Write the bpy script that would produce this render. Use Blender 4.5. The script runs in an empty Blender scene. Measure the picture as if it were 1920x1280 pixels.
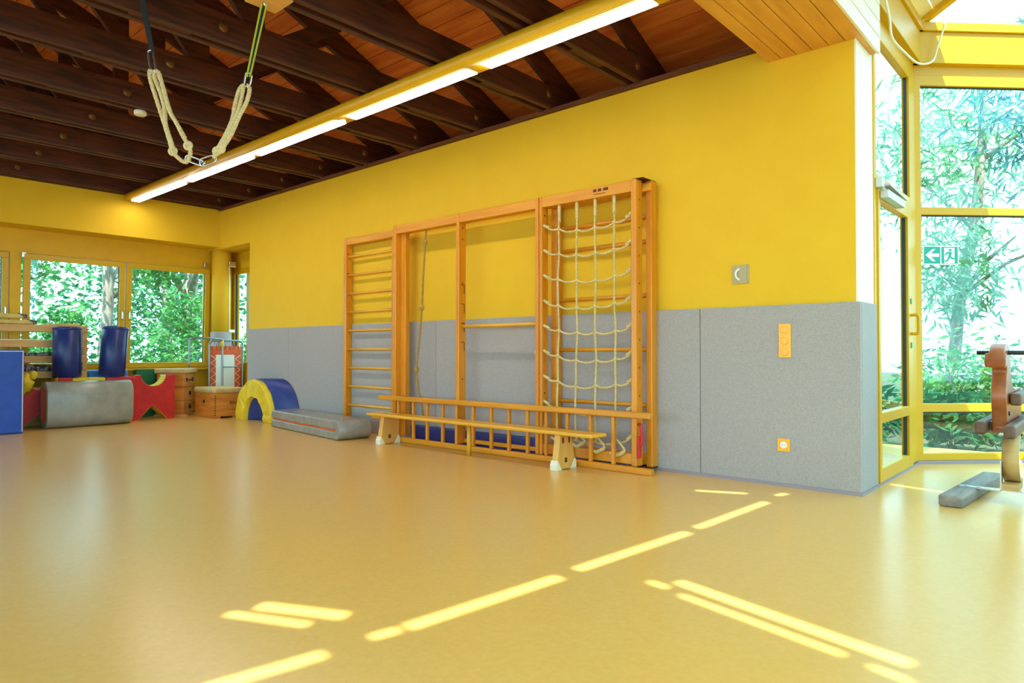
import bpy, bmesh, math, random
from mathutils import Vector, Matrix
random.seed(7)
R = math.radians
SC = bpy.context.scene
COL = SC.collection

# ---------------------------------------------------------------- camera
cam_d = bpy.data.cameras.new('camera'); cam = bpy.data.objects.new('camera', cam_d); COL.objects.link(cam)
cam_d.sensor_width = 36.0; cam_d.lens = 1281.0 / 1920 * 36; cam_d.clip_start = 0.05; cam_d.clip_end = 200
fw = Vector((-0.665, 0.747, 0)).normalized() * math.cos(R(0.9)) + Vector((0, 0, math.sin(R(0.9))))
cam.location = (0, 0, 1.0)
cam.rotation_euler = fw.to_track_quat('-Z', 'Y').to_euler()
SC.camera = cam
# ---------------------------------------------------------------- world
w = bpy.data.worlds.new('world'); SC.world = w; w.use_nodes = True
bg = w.node_tree.nodes['Background']
bg.inputs[0].default_value = (0.42, 0.78, 1.0, 1); bg.inputs[1].default_value = 4.2
# ---------------------------------------------------------------- sun and added daylight fill lamps
SUN = Vector((-0.42, 0.45, -1.0))
sd = bpy.data.lights.new('sun', 'SUN'); sd.energy = 12; sd.angle = R(0.55); sd.color = (1.0, 0.96, 0.88)
so = bpy.data.objects.new('sun', sd); COL.objects.link(so); so.rotation_euler = SUN.to_track_quat('-Z', 'Y').to_euler()
so.location = (2, -2, 12)
def area(name, loc, dirv, sx, sy, power, color):
    d = bpy.data.lights.new(name, 'AREA'); d.shape = 'RECTANGLE'; d.size = sx; d.size_y = sy; d.energy = power; d.color = color
    o = bpy.data.objects.new(name, d); COL.objects.link(o); o.location = loc
    o.rotation_euler = Vector(dirv).to_track_quat('-Z', 'Y').to_euler(); return o
area('fill_south_hall', (0.85, -3.7, 1.6), (0, 1, 0), 3.6, 2.4, 35, (0.88, 0.95, 1.0))  # added lamp brightening the hall, just inside the unseen south window
area('fill_south_gym', (-6.3, -3.7, 1.7), (0, 1, 0), 7.6, 2.2, 75, (1.0, 0.96, 0.88))  # added lamp brightening the gym, just inside its unseen south windows
# ---------------------------------------------------------------- colour management
SC.view_settings.view_transform = 'Standard'; SC.view_settings.look = 'None'
SC.view_settings.exposure = 0.36; SC.view_settings.gamma = 1.0; SC.view_settings.use_curve_mapping = False
try:
    SC.cycles.max_bounces = 10; SC.cycles.diffuse_bounces = 5; SC.cycles.transparent_max_bounces = 16
    SC.cycles.caustics_reflective = False; SC.cycles.caustics_refractive = False; SC.cycles.sample_clamp_indirect = 4
except Exception: pass

# ================================================================ materials
def srgb(r, g, b):
    f = lambda c: (c / 255 / 12.92) if c / 255 <= 0.04045 else ((c / 255 + 0.055) / 1.055) ** 2.4
    return (f(r), f(g), f(b), 1)
MATS = {}
def mat(name, c1, rough=0.6, c2=None, scale=8.0, stretch=(1, 1, 1), bump=0.0, metal=0.0, spec=0.5, detail=4, lo=0.35, hi=0.65, sheen=0, coat=0, bscale=None):
    m = bpy.data.materials.new(name); m.use_nodes = True; nt = m.node_tree; N = nt.nodes; L = nt.links
    b = N['Principled BSDF']
    b.inputs['Roughness'].default_value = rough; b.inputs['Metallic'].default_value = metal
    b.inputs['Specular IOR Level'].default_value = spec; b.inputs['Base Color'].default_value = c1
    if coat: b.inputs['Coat Weight'].default_value = coat; b.inputs['Coat Roughness'].default_value = 0.25
    if c2 is not None or bump:
        tc = N.new('ShaderNodeTexCoord'); mp = N.new('ShaderNodeMapping'); nz = N.new('ShaderNodeTexNoise')
        mp.inputs['Scale'].default_value = stretch; nz.inputs['Scale'].default_value = scale; nz.inputs['Detail'].default_value = detail
        L.new(tc.outputs['Object'], mp.inputs['Vector']); L.new(mp.outputs['Vector'], nz.inputs['Vector'])
        if c2 is not None:
            rp = N.new('ShaderNodeValToRGB'); rp.color_ramp.elements[0].position = lo; rp.color_ramp.elements[1].position = hi
            rp.color_ramp.elements[0].color = c1; rp.color_ramp.elements[1].color = c2
            L.new(nz.outputs['Fac'], rp.inputs['Fac']); L.new(rp.outputs['Color'], b.inputs['Base Color'])
        if bump:
            n2 = nz
            if bscale:
                n2 = N.new('ShaderNodeTexNoise'); n2.inputs['Scale'].default_value = bscale; n2.inputs['Detail'].default_value = 3
                L.new(mp.outputs['Vector'], n2.inputs['Vector'])
            bp = N.new('ShaderNodeBump'); bp.inputs['Strength'].default_value = bump; bp.inputs['Distance'].default_value = 0.01
            L.new(n2.outputs['Fac'], bp.inputs['Height']); L.new(bp.outputs['Normal'], b.inputs['Normal'])
    MATS[name] = m; return m
def emis(name, col, s):
    m = bpy.data.materials.new(name); m.use_nodes = True; nt = m.node_tree
    b = nt.nodes['Principled BSDF']; b.inputs['Base Color'].default_value = col
    b.inputs['Emission Color'].default_value = col; b.inputs['Emission Strength'].default_value = s; MATS[name] = m; return m
def glass(name, tint, refl=0.08):
    m = bpy.data.materials.new(name); m.use_nodes = True; nt = m.node_tree; N = nt.nodes; L = nt.links
    for n in list(N): N.remove(n)
    out = N.new('ShaderNodeOutputMaterial'); mx = N.new('ShaderNodeMixShader'); tr = N.new('ShaderNodeBsdfTransparent')
    gl = N.new('ShaderNodeBsdfGlossy'); lw = N.new('ShaderNodeLayerWeight'); lw.inputs['Blend'].default_value = 0.5; pw = N.new('ShaderNodeMath'); pw.operation = 'POWER'; pw.inputs[1].default_value = 5.0; fr = N.new('ShaderNodeMath'); fr.operation = 'MULTIPLY_ADD'; fr.inputs[1].default_value = 0.55; fr.inputs[2].default_value = 0.04; L.new(lw.outputs['Facing'], pw.inputs[0]); L.new(pw.outputs[0], fr.inputs[0])
    tr.inputs[0].default_value = tint; gl.inputs['Roughness'].default_value = 0.02
    L.new(fr.outputs[0], mx.inputs[0]); L.new(tr.outputs[0], mx.inputs[1]); L.new(gl.outputs[0], mx.inputs[2]); L.new(mx.outputs[0], out.inputs[0])
    MATS[name] = m; return m
def leafmat(name, a, b2, tr=0.45):
    m = bpy.data.materials.new(name); m.use_nodes = True; nt = m.node_tree; N = nt.nodes; L = nt.links
    for n in list(N): N.remove(n)
    out = N.new('ShaderNodeOutputMaterial'); mx = N.new('ShaderNodeMixShader'); d = N.new('ShaderNodeBsdfDiffuse'); t = N.new('ShaderNodeBsdfTranslucent')
    tc = N.new('ShaderNodeTexCoord'); nz = N.new('ShaderNodeTexNoise'); nz.inputs['Scale'].default_value = 2.2; nz.inputs['Detail'].default_value = 6
    rp = N.new('ShaderNodeValToRGB'); rp.color_ramp.elements[0].color = a; rp.color_ramp.elements[1].color = b2
    rp.color_ramp.elements[0].position = 0.38; rp.color_ramp.elements[1].position = 0.64
    L.new(tc.outputs['Object'], nz.inputs['Vector']); L.new(nz.outputs['Fac'], rp.inputs['Fac'])
    L.new(rp.outputs[0], d.inputs[0]); L.new(rp.outputs[0], t.inputs[0]); mx.inputs[0].default_value = tr
    L.new(d.outputs[0], mx.inputs[1]); L.new(t.outputs[0], mx.inputs[2]); L.new(mx.outputs[0], out.inputs[0]); MATS[name] = m; return m

mat('floor', srgb(226, 180, 94), 0.27, srgb(221, 174, 89), 45.0, spec=0.8, detail=6, lo=0.3, hi=0.7)
mat('wall_yellow', srgb(231, 186, 42), 0.75, srgb(228, 182, 39), 4, bump=0.05, bscale=220, spec=0.25)
mat('wall_white', srgb(240, 238, 228), 0.8)
mat('panel_yellow', srgb(222, 172, 12), 0.55, srgb(216, 165, 10), 5)
mat('pad_grey', srgb(156, 151, 149), 0.95, srgb(178, 173, 170), 160, bump=0.25, spec=0.1, lo=0.3, hi=0.7)
mat('frame_yellow', srgb(208, 162, 6), 0.4)
mat('truss', srgb(54, 24, 17), 0.6, srgb(90, 41, 27), 2.2, (14, 1.2, 14), 0.1)
mat('roof_board', srgb(200, 98, 40), 0.55, srgb(226, 130, 60), 1.6, (1.0, 9, 9), 0.05)
mat('plate_wood', srgb(88, 46, 30), 0.6, srgb(110, 60, 38), 3, (1, 8, 8))
mat('soffit_board', srgb(222, 164, 76), 0.5, srgb(206, 146, 62), 1.6, (9, 1.0, 9), 0.05)
mat('fascia_board', srgb(236, 228, 214), 0.5, srgb(226, 216, 200), 1.6, (9, 1.0, 9), 0.05)
mat('gym_wood', srgb(226, 148, 24), 0.42, srgb(206, 126, 14), 1.4, (9, 9, 0.8), 0.03, coat=0.2)
mat('gym_wood_x', srgb(228, 156, 32), 0.42, srgb(210, 134, 18), 1.4, (0.8, 9, 9), 0.03, coat=0.2)
mat('bench_wood', srgb(234, 176, 46), 0.38, srgb(222, 158, 32), 1.4, (0.8, 9, 9), 0.02, coat=0.2)
mat('bench_leg', srgb(232, 180, 92), 0.45, srgb(222, 166, 76), 1.6, (9, 9, 1), 0.02)
mat('shoe_white', srgb(235, 230, 205), 0.45)
mat('rope', srgb(226, 208, 150), 0.9, srgb(198, 176, 112), 90, bump=0.3)
mat('rope_white', srgb(238, 218, 172), 0.9, srgb(212, 186, 132), 90, bump=0.3)
mat('rope_brown', srgb(190, 152, 74), 0.9, srgb(160, 122, 52), 90, bump=0.3)
mat('steel', srgb(200, 202, 205), 0.25, metal=1.0)
mat('tube_grey', srgb(140, 145, 148), 0.35, metal=0.7)
mat('strap_black', srgb(22, 24, 30), 0.7)
mat('strap_green', srgb(176, 184, 52), 0.7)
mat('housing_yellow', srgb(222, 170, 28), 0.35)
emis('tube_light', (1.0, 0.95, 0.86, 1), 20.0)
mat('vinyl_blue', srgb(30, 48, 118), 0.38, srgb(24, 38, 98), 6, bump=0.15, bscale=9)
mat('vinyl_blue_bright', srgb(28, 78, 176), 0.5, srgb(24, 68, 160), 8, bump=0.1)
mat('vinyl_grey', srgb(156, 153, 142), 0.27, srgb(138, 138, 130), 7, bump=0.25, bscale=8)
mat('vinyl_orange', srgb(226, 96, 40), 0.5)
mat('vinyl_red', srgb(206, 34, 30), 0.55, srgb(190, 26, 26), 8, bump=0.08)
mat('vinyl_yellow', srgb(236, 204, 40), 0.55, srgb(222, 186, 30), 8, bump=0.1)
mat('vinyl_green', srgb(26, 110, 60), 0.55)
mat('vinyl_navy', srgb(34, 58, 134), 0.45, srgb(28, 48, 116), 8, bump=0.12)
mat('vinyl_sky', srgb(60, 140, 214), 0.5)
mat('vault_wood', srgb(216, 140, 48), 0.5, srgb(190, 108, 34), 1.6, (2, 1.2, 12), 0.05)
mat('vault_pad', srgb(206, 172, 108), 0.6, srgb(194, 158, 94), 9, bump=0.1)
mat('rack_wood', srgb(222, 172, 104), 0.55, srgb(210, 156, 88), 1.6, (9, 1, 9), 0.03)
mat('cloth_cream', srgb(226, 202, 120), 0.9, srgb(206, 180, 96), 12, bump=0.4)
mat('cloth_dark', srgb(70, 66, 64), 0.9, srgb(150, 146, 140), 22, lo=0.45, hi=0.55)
mat('black', srgb(16, 16, 18), 0.5)
mat('ink_dark', srgb(92, 46, 22), 0.7)
mat('tramp_orange', srgb(226, 96, 36), 0.55, srgb(206, 80, 28), 10, bump=0.1)
mat('tramp_sheet', srgb(226, 228, 214), 0.6)
mat('plastic_orange', srgb(250, 178, 34), 0.35)
mat('plastic_red', srgb(204, 26, 36), 0.35)
mat('plastic_white', srgb(236, 236, 226), 0.4)
mat('plastic_grey', srgb(176, 160, 116), 0.45)
mat('sign_green', srgb(24, 158, 140), 0.4)
mat('sign_white', srgb(240, 248, 246), 0.4)
mat('alu', srgb(205, 206, 208), 0.35, metal=0.6)
mat('gasket', srgb(38, 52, 54), 0.5)
mat('plinth', srgb(150, 140, 150), 0.5)
mat('rocker_wood', srgb(160, 88, 34), 0.4, srgb(136, 66, 22), 1.8, (3, 3, 9), 0.03, coat=0.3)
mat('rocker_pale', srgb(206, 168, 104), 0.45, srgb(190, 148, 84), 2, (1, 8, 8), 0.03)
mat('rocker_dark', srgb(112, 82, 62), 0.55, srgb(84, 60, 46), 2, (8, 1, 8), 0.05)
mat('plank_grey', srgb(150, 142, 132), 0.7, srgb(112, 106, 100), 2, (10, 1, 10), 0.15)
mat('bark', srgb(168, 158, 146), 0.9, srgb(122, 112, 102), 6, (3, 3, 0.6), 0.5)
mat('ground', srgb(60, 84, 52), 1.0, srgb(84, 76, 56), 1.2)
mat('gable', srgb(58, 30, 20), 0.8)
mat('shade_white', srgb(236, 236, 232), 0.8)
def cloth(name, refl, trans):
    m = bpy.data.materials.new(name); m.use_nodes = True; nt = m.node_tree; N = nt.nodes; L = nt.links
    for n in list(N): N.remove(n)
    out = N.new('ShaderNodeOutputMaterial'); ad = N.new('ShaderNodeAddShader'); d = N.new('ShaderNodeBsdfDiffuse'); t = N.new('ShaderNodeBsdfTranslucent')
    d.inputs[0].default_value = refl; t.inputs[0].default_value = trans
    L.new(d.outputs[0], ad.inputs[0]); L.new(t.outputs[0], ad.inputs[1]); L.new(ad.outputs[0], out.inputs[0]); MATS[name] = m; return m
cloth('blind_cloth', (0.6, 0.6, 0.6, 1), (0.095, 0.10, 0.105, 1))
glass('glass', (0.93, 0.985, 0.965, 1))
leafmat('leaf_green', srgb(48, 116, 66), srgb(112, 178, 104))
leafmat('leaf_deep', srgb(36, 104, 70), srgb(92, 160, 104))
leafmat('leaf_willow', srgb(84, 142, 112), srgb(140, 190, 144))
leafmat('leaf_blue', srgb(44, 106, 122), srgb(92, 160, 150))

# ================================================================ helpers
def spline(P, n=6, closed=False):
    P = [Vector(p) for p in P]; out = []; m = len(P)
    rng = range(m if closed else m - 1)
    for i in rng:
        if closed: a, b, c, d = P[(i - 1) % m], P[i], P[(i + 1) % m], P[(i + 2) % m]
        else: a, b, c, d = P[max(i - 1, 0)], P[i], P[i + 1], P[min(i + 2, m - 1)]
        for k in range(n):
            t = k / n
            out.append(0.5 * ((2 * b) + (c - a) * t + (2 * a - 5 * b + 4 * c - d) * t * t + (3 * b - a - 3 * c + d) * t ** 3))
    if not closed: out.append(P[-1])
    return out
def resample(P, step):
    P = [Vector(p) for p in P]; out = [P[0]]; acc = 0.0
    for i in range(len(P) - 1):
        a, b = P[i], P[i + 1]; L = (b - a).length
        if L < 1e-9: continue
        t = step - acc
        while t <= L:
            out.append(a.lerp(b, t / L)); t += step
        acc = L - (t - step)
    out.append(P[-1]); return out
def frames(P, closed=False):
    T = []; n = len(P)
    for i in range(n):
        a = P[i - 1] if (i > 0 or closed) else P[i]; b = P[(i + 1) % n] if (i < n - 1 or closed) else P[i]
        t = (b - a); T.append(t.normalized() if t.length > 1e-9 else Vector((0, 0, 1)))
    u = T[0].orthogonal().normalized(); F = []
    for i in range(n):
        u = (u - T[i] * u.dot(T[i]))
        u = u.normalized() if u.length > 1e-6 else T[i].orthogonal().normalized()
        F.append((u.copy(), T[i].cross(u).normalized()))
    return F
class MB:
    def __init__(s): s.v = []; s.f = []; s.s = []
    def add(s, vs, fs, smooth=False):
        o = len(s.v); s.v += [Vector(v) for v in vs]; s.f += [tuple(i + o for i in f) for f in fs]; s.s += [smooth] * len(fs); return s
    def box(s, x0, x1, y0, y1, z0, z1):
        x0, x1 = min(x0, x1), max(x0, x1); y0, y1 = min(y0, y1), max(y0, y1); z0, z1 = min(z0, z1), max(z0, z1)
        return s.add([(x0, y0, z0), (x1, y0, z0), (x1, y1, z0), (x0, y1, z0), (x0, y0, z1), (x1, y0, z1), (x1, y1, z1), (x0, y1, z1)],
                     [(0, 3, 2, 1), (4, 5, 6, 7), (0, 1, 5, 4), (1, 2, 6, 5), (2, 3, 7, 6), (3, 0, 4, 7)])
    def bar(s, a, b, wid, hgt, up=(0, 0, 1)):
        # box from a to b, section wid (sideways) x hgt (along up)
        a, b = Vector(a), Vector(b); t = (b - a).normalized(); u = Vector(up); side = t.cross(u).normalized(); u = side.cross(t).normalized()
        sx, uz = side * wid / 2, u * hgt / 2
        v = [a - sx - uz, a + sx - uz, a + sx + uz, a - sx + uz, b - sx - uz, b + sx - uz, b + sx + uz, b - sx + uz]
        return s.add(v, [(0, 1, 2, 3), (7, 6, 5, 4), (0, 4, 5, 1), (1, 5, 6, 2), (2, 6, 7, 3), (3, 7, 4, 0)])
    def prism(s, poly, fn, a, b, smooth=False):
        # poly: 2D points; fn(p, q, t) -> 3D; extruded from t=a to t=b
        n = len(poly); vs = [fn(p, q, a) for p, q in poly] + [fn(p, q, b) for p, q in poly]
        fs = [tuple(range(n - 1, -1, -1)), tuple(range(n, 2 * n))]
        s.add(vs, fs); o = len(s.v) - 2 * n
        for i in range(n):
            j = (i + 1) % n; s.f.append((o + i, o + j, o + n + j, o + n + i)); s.s.append(smooth)
        return s
    def tube(s, P, r, n=8, closed=False, cap=True):
        P = [Vector(p) for p in P]; F = frames(P, closed); vs = []; fs = []; m = len(P)
        for i, p in enumerate(P):
            rr = r[i] if isinstance(r, (list, tuple)) else r
            for k in range(n):
                a = 2 * math.pi * k / n; vs.append(p + F[i][0] * (rr * math.cos(a)) + F[i][1] * (rr * math.sin(a)))
        for i in range(m if closed else m - 1):
            for k in range(n):
                j = (i + 1) % m
                fs.append((i * n + k, i * n + (k + 1) % n, j * n + (k + 1) % n, j * n + k))
        s.add(vs, fs, True)
        if cap and not closed:
            o = len(s.v) - len(vs)
            s.f.append(tuple(o + k for k in range(n - 1, -1, -1))); s.s.append(False)
            s.f.append(tuple(o + (m - 1) * n + k for k in range(n))); s.s.append(False)
        return s
    def cyl(s, a, b, r, n=16): return s.tube([a, b], r, n)
    def rope(s, P, r, pitch, step=None, sides=5, strands=3):
        P = resample(P, step or pitch / 6); F = frames(P); st = step or pitch / 6
        for q in range(strands):
            S = []
            for i, p in enumerate(P):
                a = 2 * math.pi * (q / strands + i * st / pitch); S.append(p + (F[i][0] * math.cos(a) + F[i][1] * math.sin(a)) * r * 0.5)
            s.tube(S, r * 0.56, sides)
        return s
    def lathe(s, c, prof, n=24, axis='z'):
        c = Vector(c); vs = []; fs = []; m = len(prof)
        for (r, h) in prof:
            for k in range(n):
                a = 2 * math.pi * k / n
                d = {'z': (r * math.cos(a), r * math.sin(a), h), 'x': (h, r * math.cos(a), r * math.sin(a)), 'y': (r * math.sin(a), h, r * math.cos(a))}[axis]
                vs.append(c + Vector(d))
        for i in range(m - 1):
            for k in range(n): fs.append((i * n + k, i * n + (k + 1) % n, (i + 1) * n + (k + 1) % n, (i + 1) * n + k))
        s.add(vs, fs, True); o = len(s.v) - len(vs)
        s.f.append(tuple(o + k for k in range(n - 1, -1, -1))); s.s.append(False)
        s.f.append(tuple(o + (m - 1) * n + k for k in range(n))); s.s.append(False)
        return s
    def blob(s, c, rx, ry, rz, nu=14, nv=9, rot=None):
        c = Vector(c); vs = []; fs = []
        for i in range(nv + 1):
            th = math.pi * i / nv
            for k in range(nu):
                a = 2 * math.pi * k / nu; v = Vector((rx * math.sin(th) * math.cos(a), ry * math.sin(th) * math.sin(a), rz * math.cos(th)))
                vs.append(c + ((rot @ v) if rot else v))
        for i in range(nv):
            for k in range(nu): fs.append((i * nu + k, (i + 1) * nu + k, (i + 1) * nu + (k + 1) % nu, i * nu + (k + 1) % nu))
        return s.add(vs, fs, True)
    def build(s, name, m, parent=None, bevel=0, origin=None, segs=2, subsurf=0):
        off = Vector((0, 0, 0))
        if parent is not None: off = WORLD[parent.name]
        elif origin is not None: off = Vector(origin)
        elif s.v:
            xs = [v.x for v in s.v]; ys = [v.y for v in s.v]; off = Vector(((min(xs) + max(xs)) / 2, (min(ys) + max(ys)) / 2, min(v.z for v in s.v)))
        me = bpy.data.meshes.new(name); me.from_pydata([v - off for v in s.v], [], s.f)
        me.polygons.foreach_set('use_smooth', s.s)
        bm = bmesh.new(); bm.from_mesh(me); bmesh.ops.recalc_face_normals(bm, faces=bm.faces); bm.to_mesh(me); bm.free(); me.update()
        o = bpy.data.objects.new(name, me); COL.objects.link(o); me.materials.append(MATS[m] if isinstance(m, str) else m)
        if parent is not None: o.parent = parent; WORLD[o.name] = WORLD[parent.name]
        else: o.location = off; WORLD[o.name] = off
        if subsurf:
            sb = o.modifiers.new('subsurf', 'SUBSURF'); sb.levels = subsurf; sb.render_levels = subsurf
        if bevel:
            bv = o.modifiers.new('bevel', 'BEVEL'); bv.width = bevel; bv.segments = segs; bv.limit_method = 'ANGLE'; bv.angle_limit = R(40)
        return o
WORLD = {}
def thing(name, loc, label=None, cat=None, group=None, kind=None):
    o = bpy.data.objects.new(name, None); COL.objects.link(o); o.location = loc; o.empty_display_size = 0.1; WORLD[o.name] = Vector(loc)
    tag(o, label, cat, group, kind); return o
def tag(o, label=None, cat=None, group=None, kind=None):
    if label: o['label'] = label
    if cat: o['category'] = cat
    if group: o['group'] = group
    if kind: o['kind'] = kind
    return o
def struct(o): o['kind'] = 'structure'; return o
XZ = lambda p, q, t: (p, t, q)     # profile in x,z extruded along y
YZ = lambda p, q, t: (t, p, q)     # profile in y,z extruded along x
XY = lambda p, q, t: (p, q, t)     # profile in x,y extruded along z
def bx(*a): return MB().box(*a)
def arc(cx, cy, rx, ry, a0, a1, n):
    return [(cx + rx * math.cos(R(a0 + (a1 - a0) * i / n)), cy + ry * math.sin(R(a0 + (a1 - a0) * i / n))) for i in range(n + 1)]
def boolean(o, cut):
    md = o.modifiers.new('cut', 'BOOLEAN'); md.operation = 'DIFFERENCE'; md.solver = 'EXACT'; md.object = cut
    dg = bpy.context.evaluated_depsgraph_get(); me = bpy.data.meshes.new_from_object(o.evaluated_get(dg))
    o.modifiers.remove(md); old = o.data; o.data = me; bpy.data.meshes.remove(old); bpy.data.objects.remove(cut)

# ================================================================ room shell
YW = 5.19; XB = -11.06; XE = -1.37; ZT = 3.32
struct(bx(-11.9, 3.3, -4.1, 8.3, -0.12, 0.0).build('floor', 'floor'))
# long wall (right in the picture): body with the niche cut out at its far end
wr = thing('wall_right', (-6, 5.3, 0), kind='structure')
bx(-10.06, XE - 0.012, YW, 5.60, 0, ZT).build('wall_body', 'wall_yellow', wr)
bx(XE - 0.012, XE, YW + 0.001, 5.60, 0, ZT).build('end_plaster', 'wall_white', wr)
bx(-11.3, -1.98, 5.60, 6.02, ZT - 0.06, ZT).build('eaves_soffit', 'gable', wr); bx(-11.3, -1.98, 5.98, 6.04, ZT, 3.50).build('eaves_board', 'gable', wr)
bx(-11.75, -10.06, YW, 5.60, 2.70, ZT).build('lintel', 'wall_yellow', wr)
for i, (a, b) in enumerate([(-10.06, -8.87), (-8.87, -7.30), (-7.30, -5.74), (-5.74, -4.14), (-4.14, -2.55), (-2.55, -1.345)]):
    bx(a + 0.002, b - 0.002, 5.16, YW, 0.02, 1.355).build('wall_pad', 'pad_grey', wr, 0.006)
bx(XE, -1.345, 5.19, 5.585, 0.02, 1.355).build('wall_pad', 'pad_grey', wr, 0.006)
bl = thing('baseboard_right', (-6, 5.17, 0), kind='structure')
bx(-10.06, -1.340, 5.155, 5.19, 0, 0.022).build('strip', 'plinth', bl)
bx(-1.37, -1.340, 5.19, 5.60, 0, 0.022).build('strip', 'plinth', bl)
struct(bx(-11.06, -2.06, 5.15, YW + 0.02, 3.325, 3.355).build('trim_1', 'plate_wood'))
# far wall with bulkhead, window band, parapet
wb = thing('wall_back', (-11.5, 1, 0), kind='structure')
bx(-11.75, XB, -4.0, YW, 2.73, 3.34).build('bulkhead', 'wall_yellow', wb)
bx(-11.75, -11.5, -4.0, 5.75, 0, 0.73).build('parapet', 'panel_yellow', wb)
bx(-11.75, -11.5, -4.0, 5.75, 2.40, 2.73).build('window_header', 'panel_yellow', wb)
bx(-11.75, -11.5, -4.0, 1.0, 0.73, 2.40).build('pier', 'panel_yellow', wb)
bx(-11.75, -11.5, 5.21, 5.75, 0.73, 2.40).build('pier', 'panel_yellow', wb)
bx(-11.75, -11.47, 2.43, 2.56, 0.73, 2.40).build('post', 'panel_yellow', wb, 0.004)
# niche back wall
nb = thing('wall_niche', (-10.7, 5.65, 0), kind='structure')
bx(-11.75, -10.0, 5.60, 5.75, 0, 0.75).build('parapet', 'panel_yellow', nb)
bx(-11.75, -10.0, 5.60, 5.75, 2.42, 2.75).build('window_header', 'panel_yellow', nb)
bx(-10.12, -10.0, 5.60, 5.75, 0.75, 2.42).build('pier', 'panel_yellow', nb)
# round corner column with a padded foot
cc = thing('corner_column', (-11.30, 5.33, 0), 'round yellow corner column with grey padded lower half', 'column')
MB().lathe((-11.30, 5.33, 1.34), [(0.15, 0), (0.15, 1.40)], 32).build('shaft', 'wall_yellow', cc)
MB().lathe((-11.30, 5.33, 0), [(0.165, 0), (0.165, 1.325), (0.155, 1.34)], 32).build('column_pad', 'pad_grey', cc)
po = thing('window_crank_rod', (-11.16, 5.40, 1.30), 'thin white crank rod hanging beside the corner column', 'rod')
MB().cyl((-11.16, 5.40, 1.38), (-11.16, 5.40, 2.44), 0.011, 10).build('rod', 'plastic_white', po)
bx(-11.185, -11.135, 5.39, 5.49, 1.33, 1.38).build('crank_handle', 'plastic_white', po, 0.006)
bx(-11.19, -11.13, 5.38, 5.50, 2.43, 2.52).build('gear_bracket', 'steel', po, 0.006)
# other walls of the gym and of the hall, behind the camera
ws = thing('wall_south', (-6, -3.9, 0), kind='structure')
for a, b in [(-11.75, -10.3), (-2.3, -1.3), (2.75, 3.2)]: bx(a, b, -4.1, -3.9, 0, 3.34).build('pier', 'wall_yellow', ws)
for a, b in [(-10.3, -2.3), (-1.3, 2.75)]:
    bx(a, b, -4.1, -3.9, 0, 0.35).build('parapet', 'wall_yellow', ws); bx(a, b, -4.1, -3.9, 2.95, 3.34).build('lintel', 'wall_yellow', ws)
for a, b in [(-10.3, -6.3), (-6.3, -2.3), (-1.3, 2.75)]: bx(a + .02, b - .02, -4.01, -4.0, 0.35, 2.95).build('pane', 'glass', ws)
bx(-6.33, -6.27, -4.04, -3.96, 0.35, 2.95).build('mullion', 'frame_yellow', ws)
bx(-1.4, 3.2, -4.1, -3.9, 3.34, 4.7).build('upper_wall', 'wall_white', ws)
we = thing('wall_east', (3.1, 1, 0), kind='structure')  # unseen east wall, glazed to bring bluish sky light onto the end pad
bx(3.03, 3.2, -4.1, 5.6, 0, 0.3).build('parapet', 'wall_white', we); bx(3.03, 3.2, -4.1, 5.6, 3.4, 4.7).build('lintel', 'wall_white', we)
for y in (-4.1, -0.95, 2.15, 5.3): bx(3.03, 3.2, y, y + 0.3, 0.3, 3.4).build('pier', 'wall_white', we)
for y in (-3.8, -0.65, 2.45): bx(3.10, 3.108, y, y + 2.85, 0.3, 3.4).build('pane', 'glass', we)
# gables
RIDGE = 0.65
zr = lambda y: 3.84 + 0.45 * (5.19 - y) if y > RIDGE else 3.84 + 0.45 * (5.19 - RIDGE) - 0.45 * (RIDGE - y)
gp = [(6.0, 3.32), (6.0, zr(6.0)), (RIDGE, zr(RIDGE) + 0.02), (-4.1, zr(-4.1)), (-4.1, 3.32)]
struct(MB().prism(gp, YZ, -11.16, -11.08).build('wall_gable_back', 'gable'))
struct(MB().prism(gp, YZ, -1.98, -1.90).build('wall_gable_front', 'gable'))
gb = struct(bx(-2.09, -2.00, -3.9, 5.50, 3.34, 3.56).build('trim_2', 'truss'))
struct(MB().bar((-2.06, 5.95, zr(5.95) - 0.07), (-2.06, RIDGE, zr(RIDGE) - 0.07), 0.07, 0.14).build('trim_3', 'plate_wood'))
# ceiling: sloping boards
ce = thing('ceiling', (-6, RIDGE, 5.7), kind='structure')
PIT = math.atan(0.45); BW = 0.17
nb_ = int((6.00 - RIDGE) / math.cos(PIT) / BW)
def roof_board(i, sgn):
    y0 = 6.00 - i * BW * math.cos(PIT); y1 = y0 - (BW - 0.014) * math.cos(PIT)
    if sgn < 0: y0, y1 = 2 * RIDGE - y0, 2 * RIDGE - y1
    z0, z1 = zr(y0), zr(y1); t = 0.022
    o = MB().add([(-11.1, y0, z0), (-1.95, y0, z0), (-1.95, y1, z1), (-11.1, y1, z1), (-11.1, y0, z0 + t), (-1.95, y0, z0 + t), (-1.95, y1, z1 + t), (-11.1, y1, z1 + t)],
                 [(0, 3, 2, 1), (4, 5, 6, 7), (0, 1, 5, 4), (1, 2, 6, 5), (2, 3, 7, 6), (3, 0, 4, 7)]).build('roof_board', 'roof_board', ce)
    return o
for i in range(nb_ + 1): roof_board(i, 1)
MB().add([(-11.2, 6.05, zr(6.05) + 0.03), (-1.9, 6.05, zr(6.05) + 0.03), (-1.9, RIDGE, zr(RIDGE) + 0.05), (-11.2, RIDGE, zr(RIDGE) + 0.05),
          (-1.9, 2 * RIDGE - 5.6, zr(5.6) + 0.03), (-11.2, 2 * RIDGE - 5.6, zr(5.6) + 0.03)], [(0, 1, 2, 3), (3, 2, 4, 5)]).build('roof_deck', 'black', ce)
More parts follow.
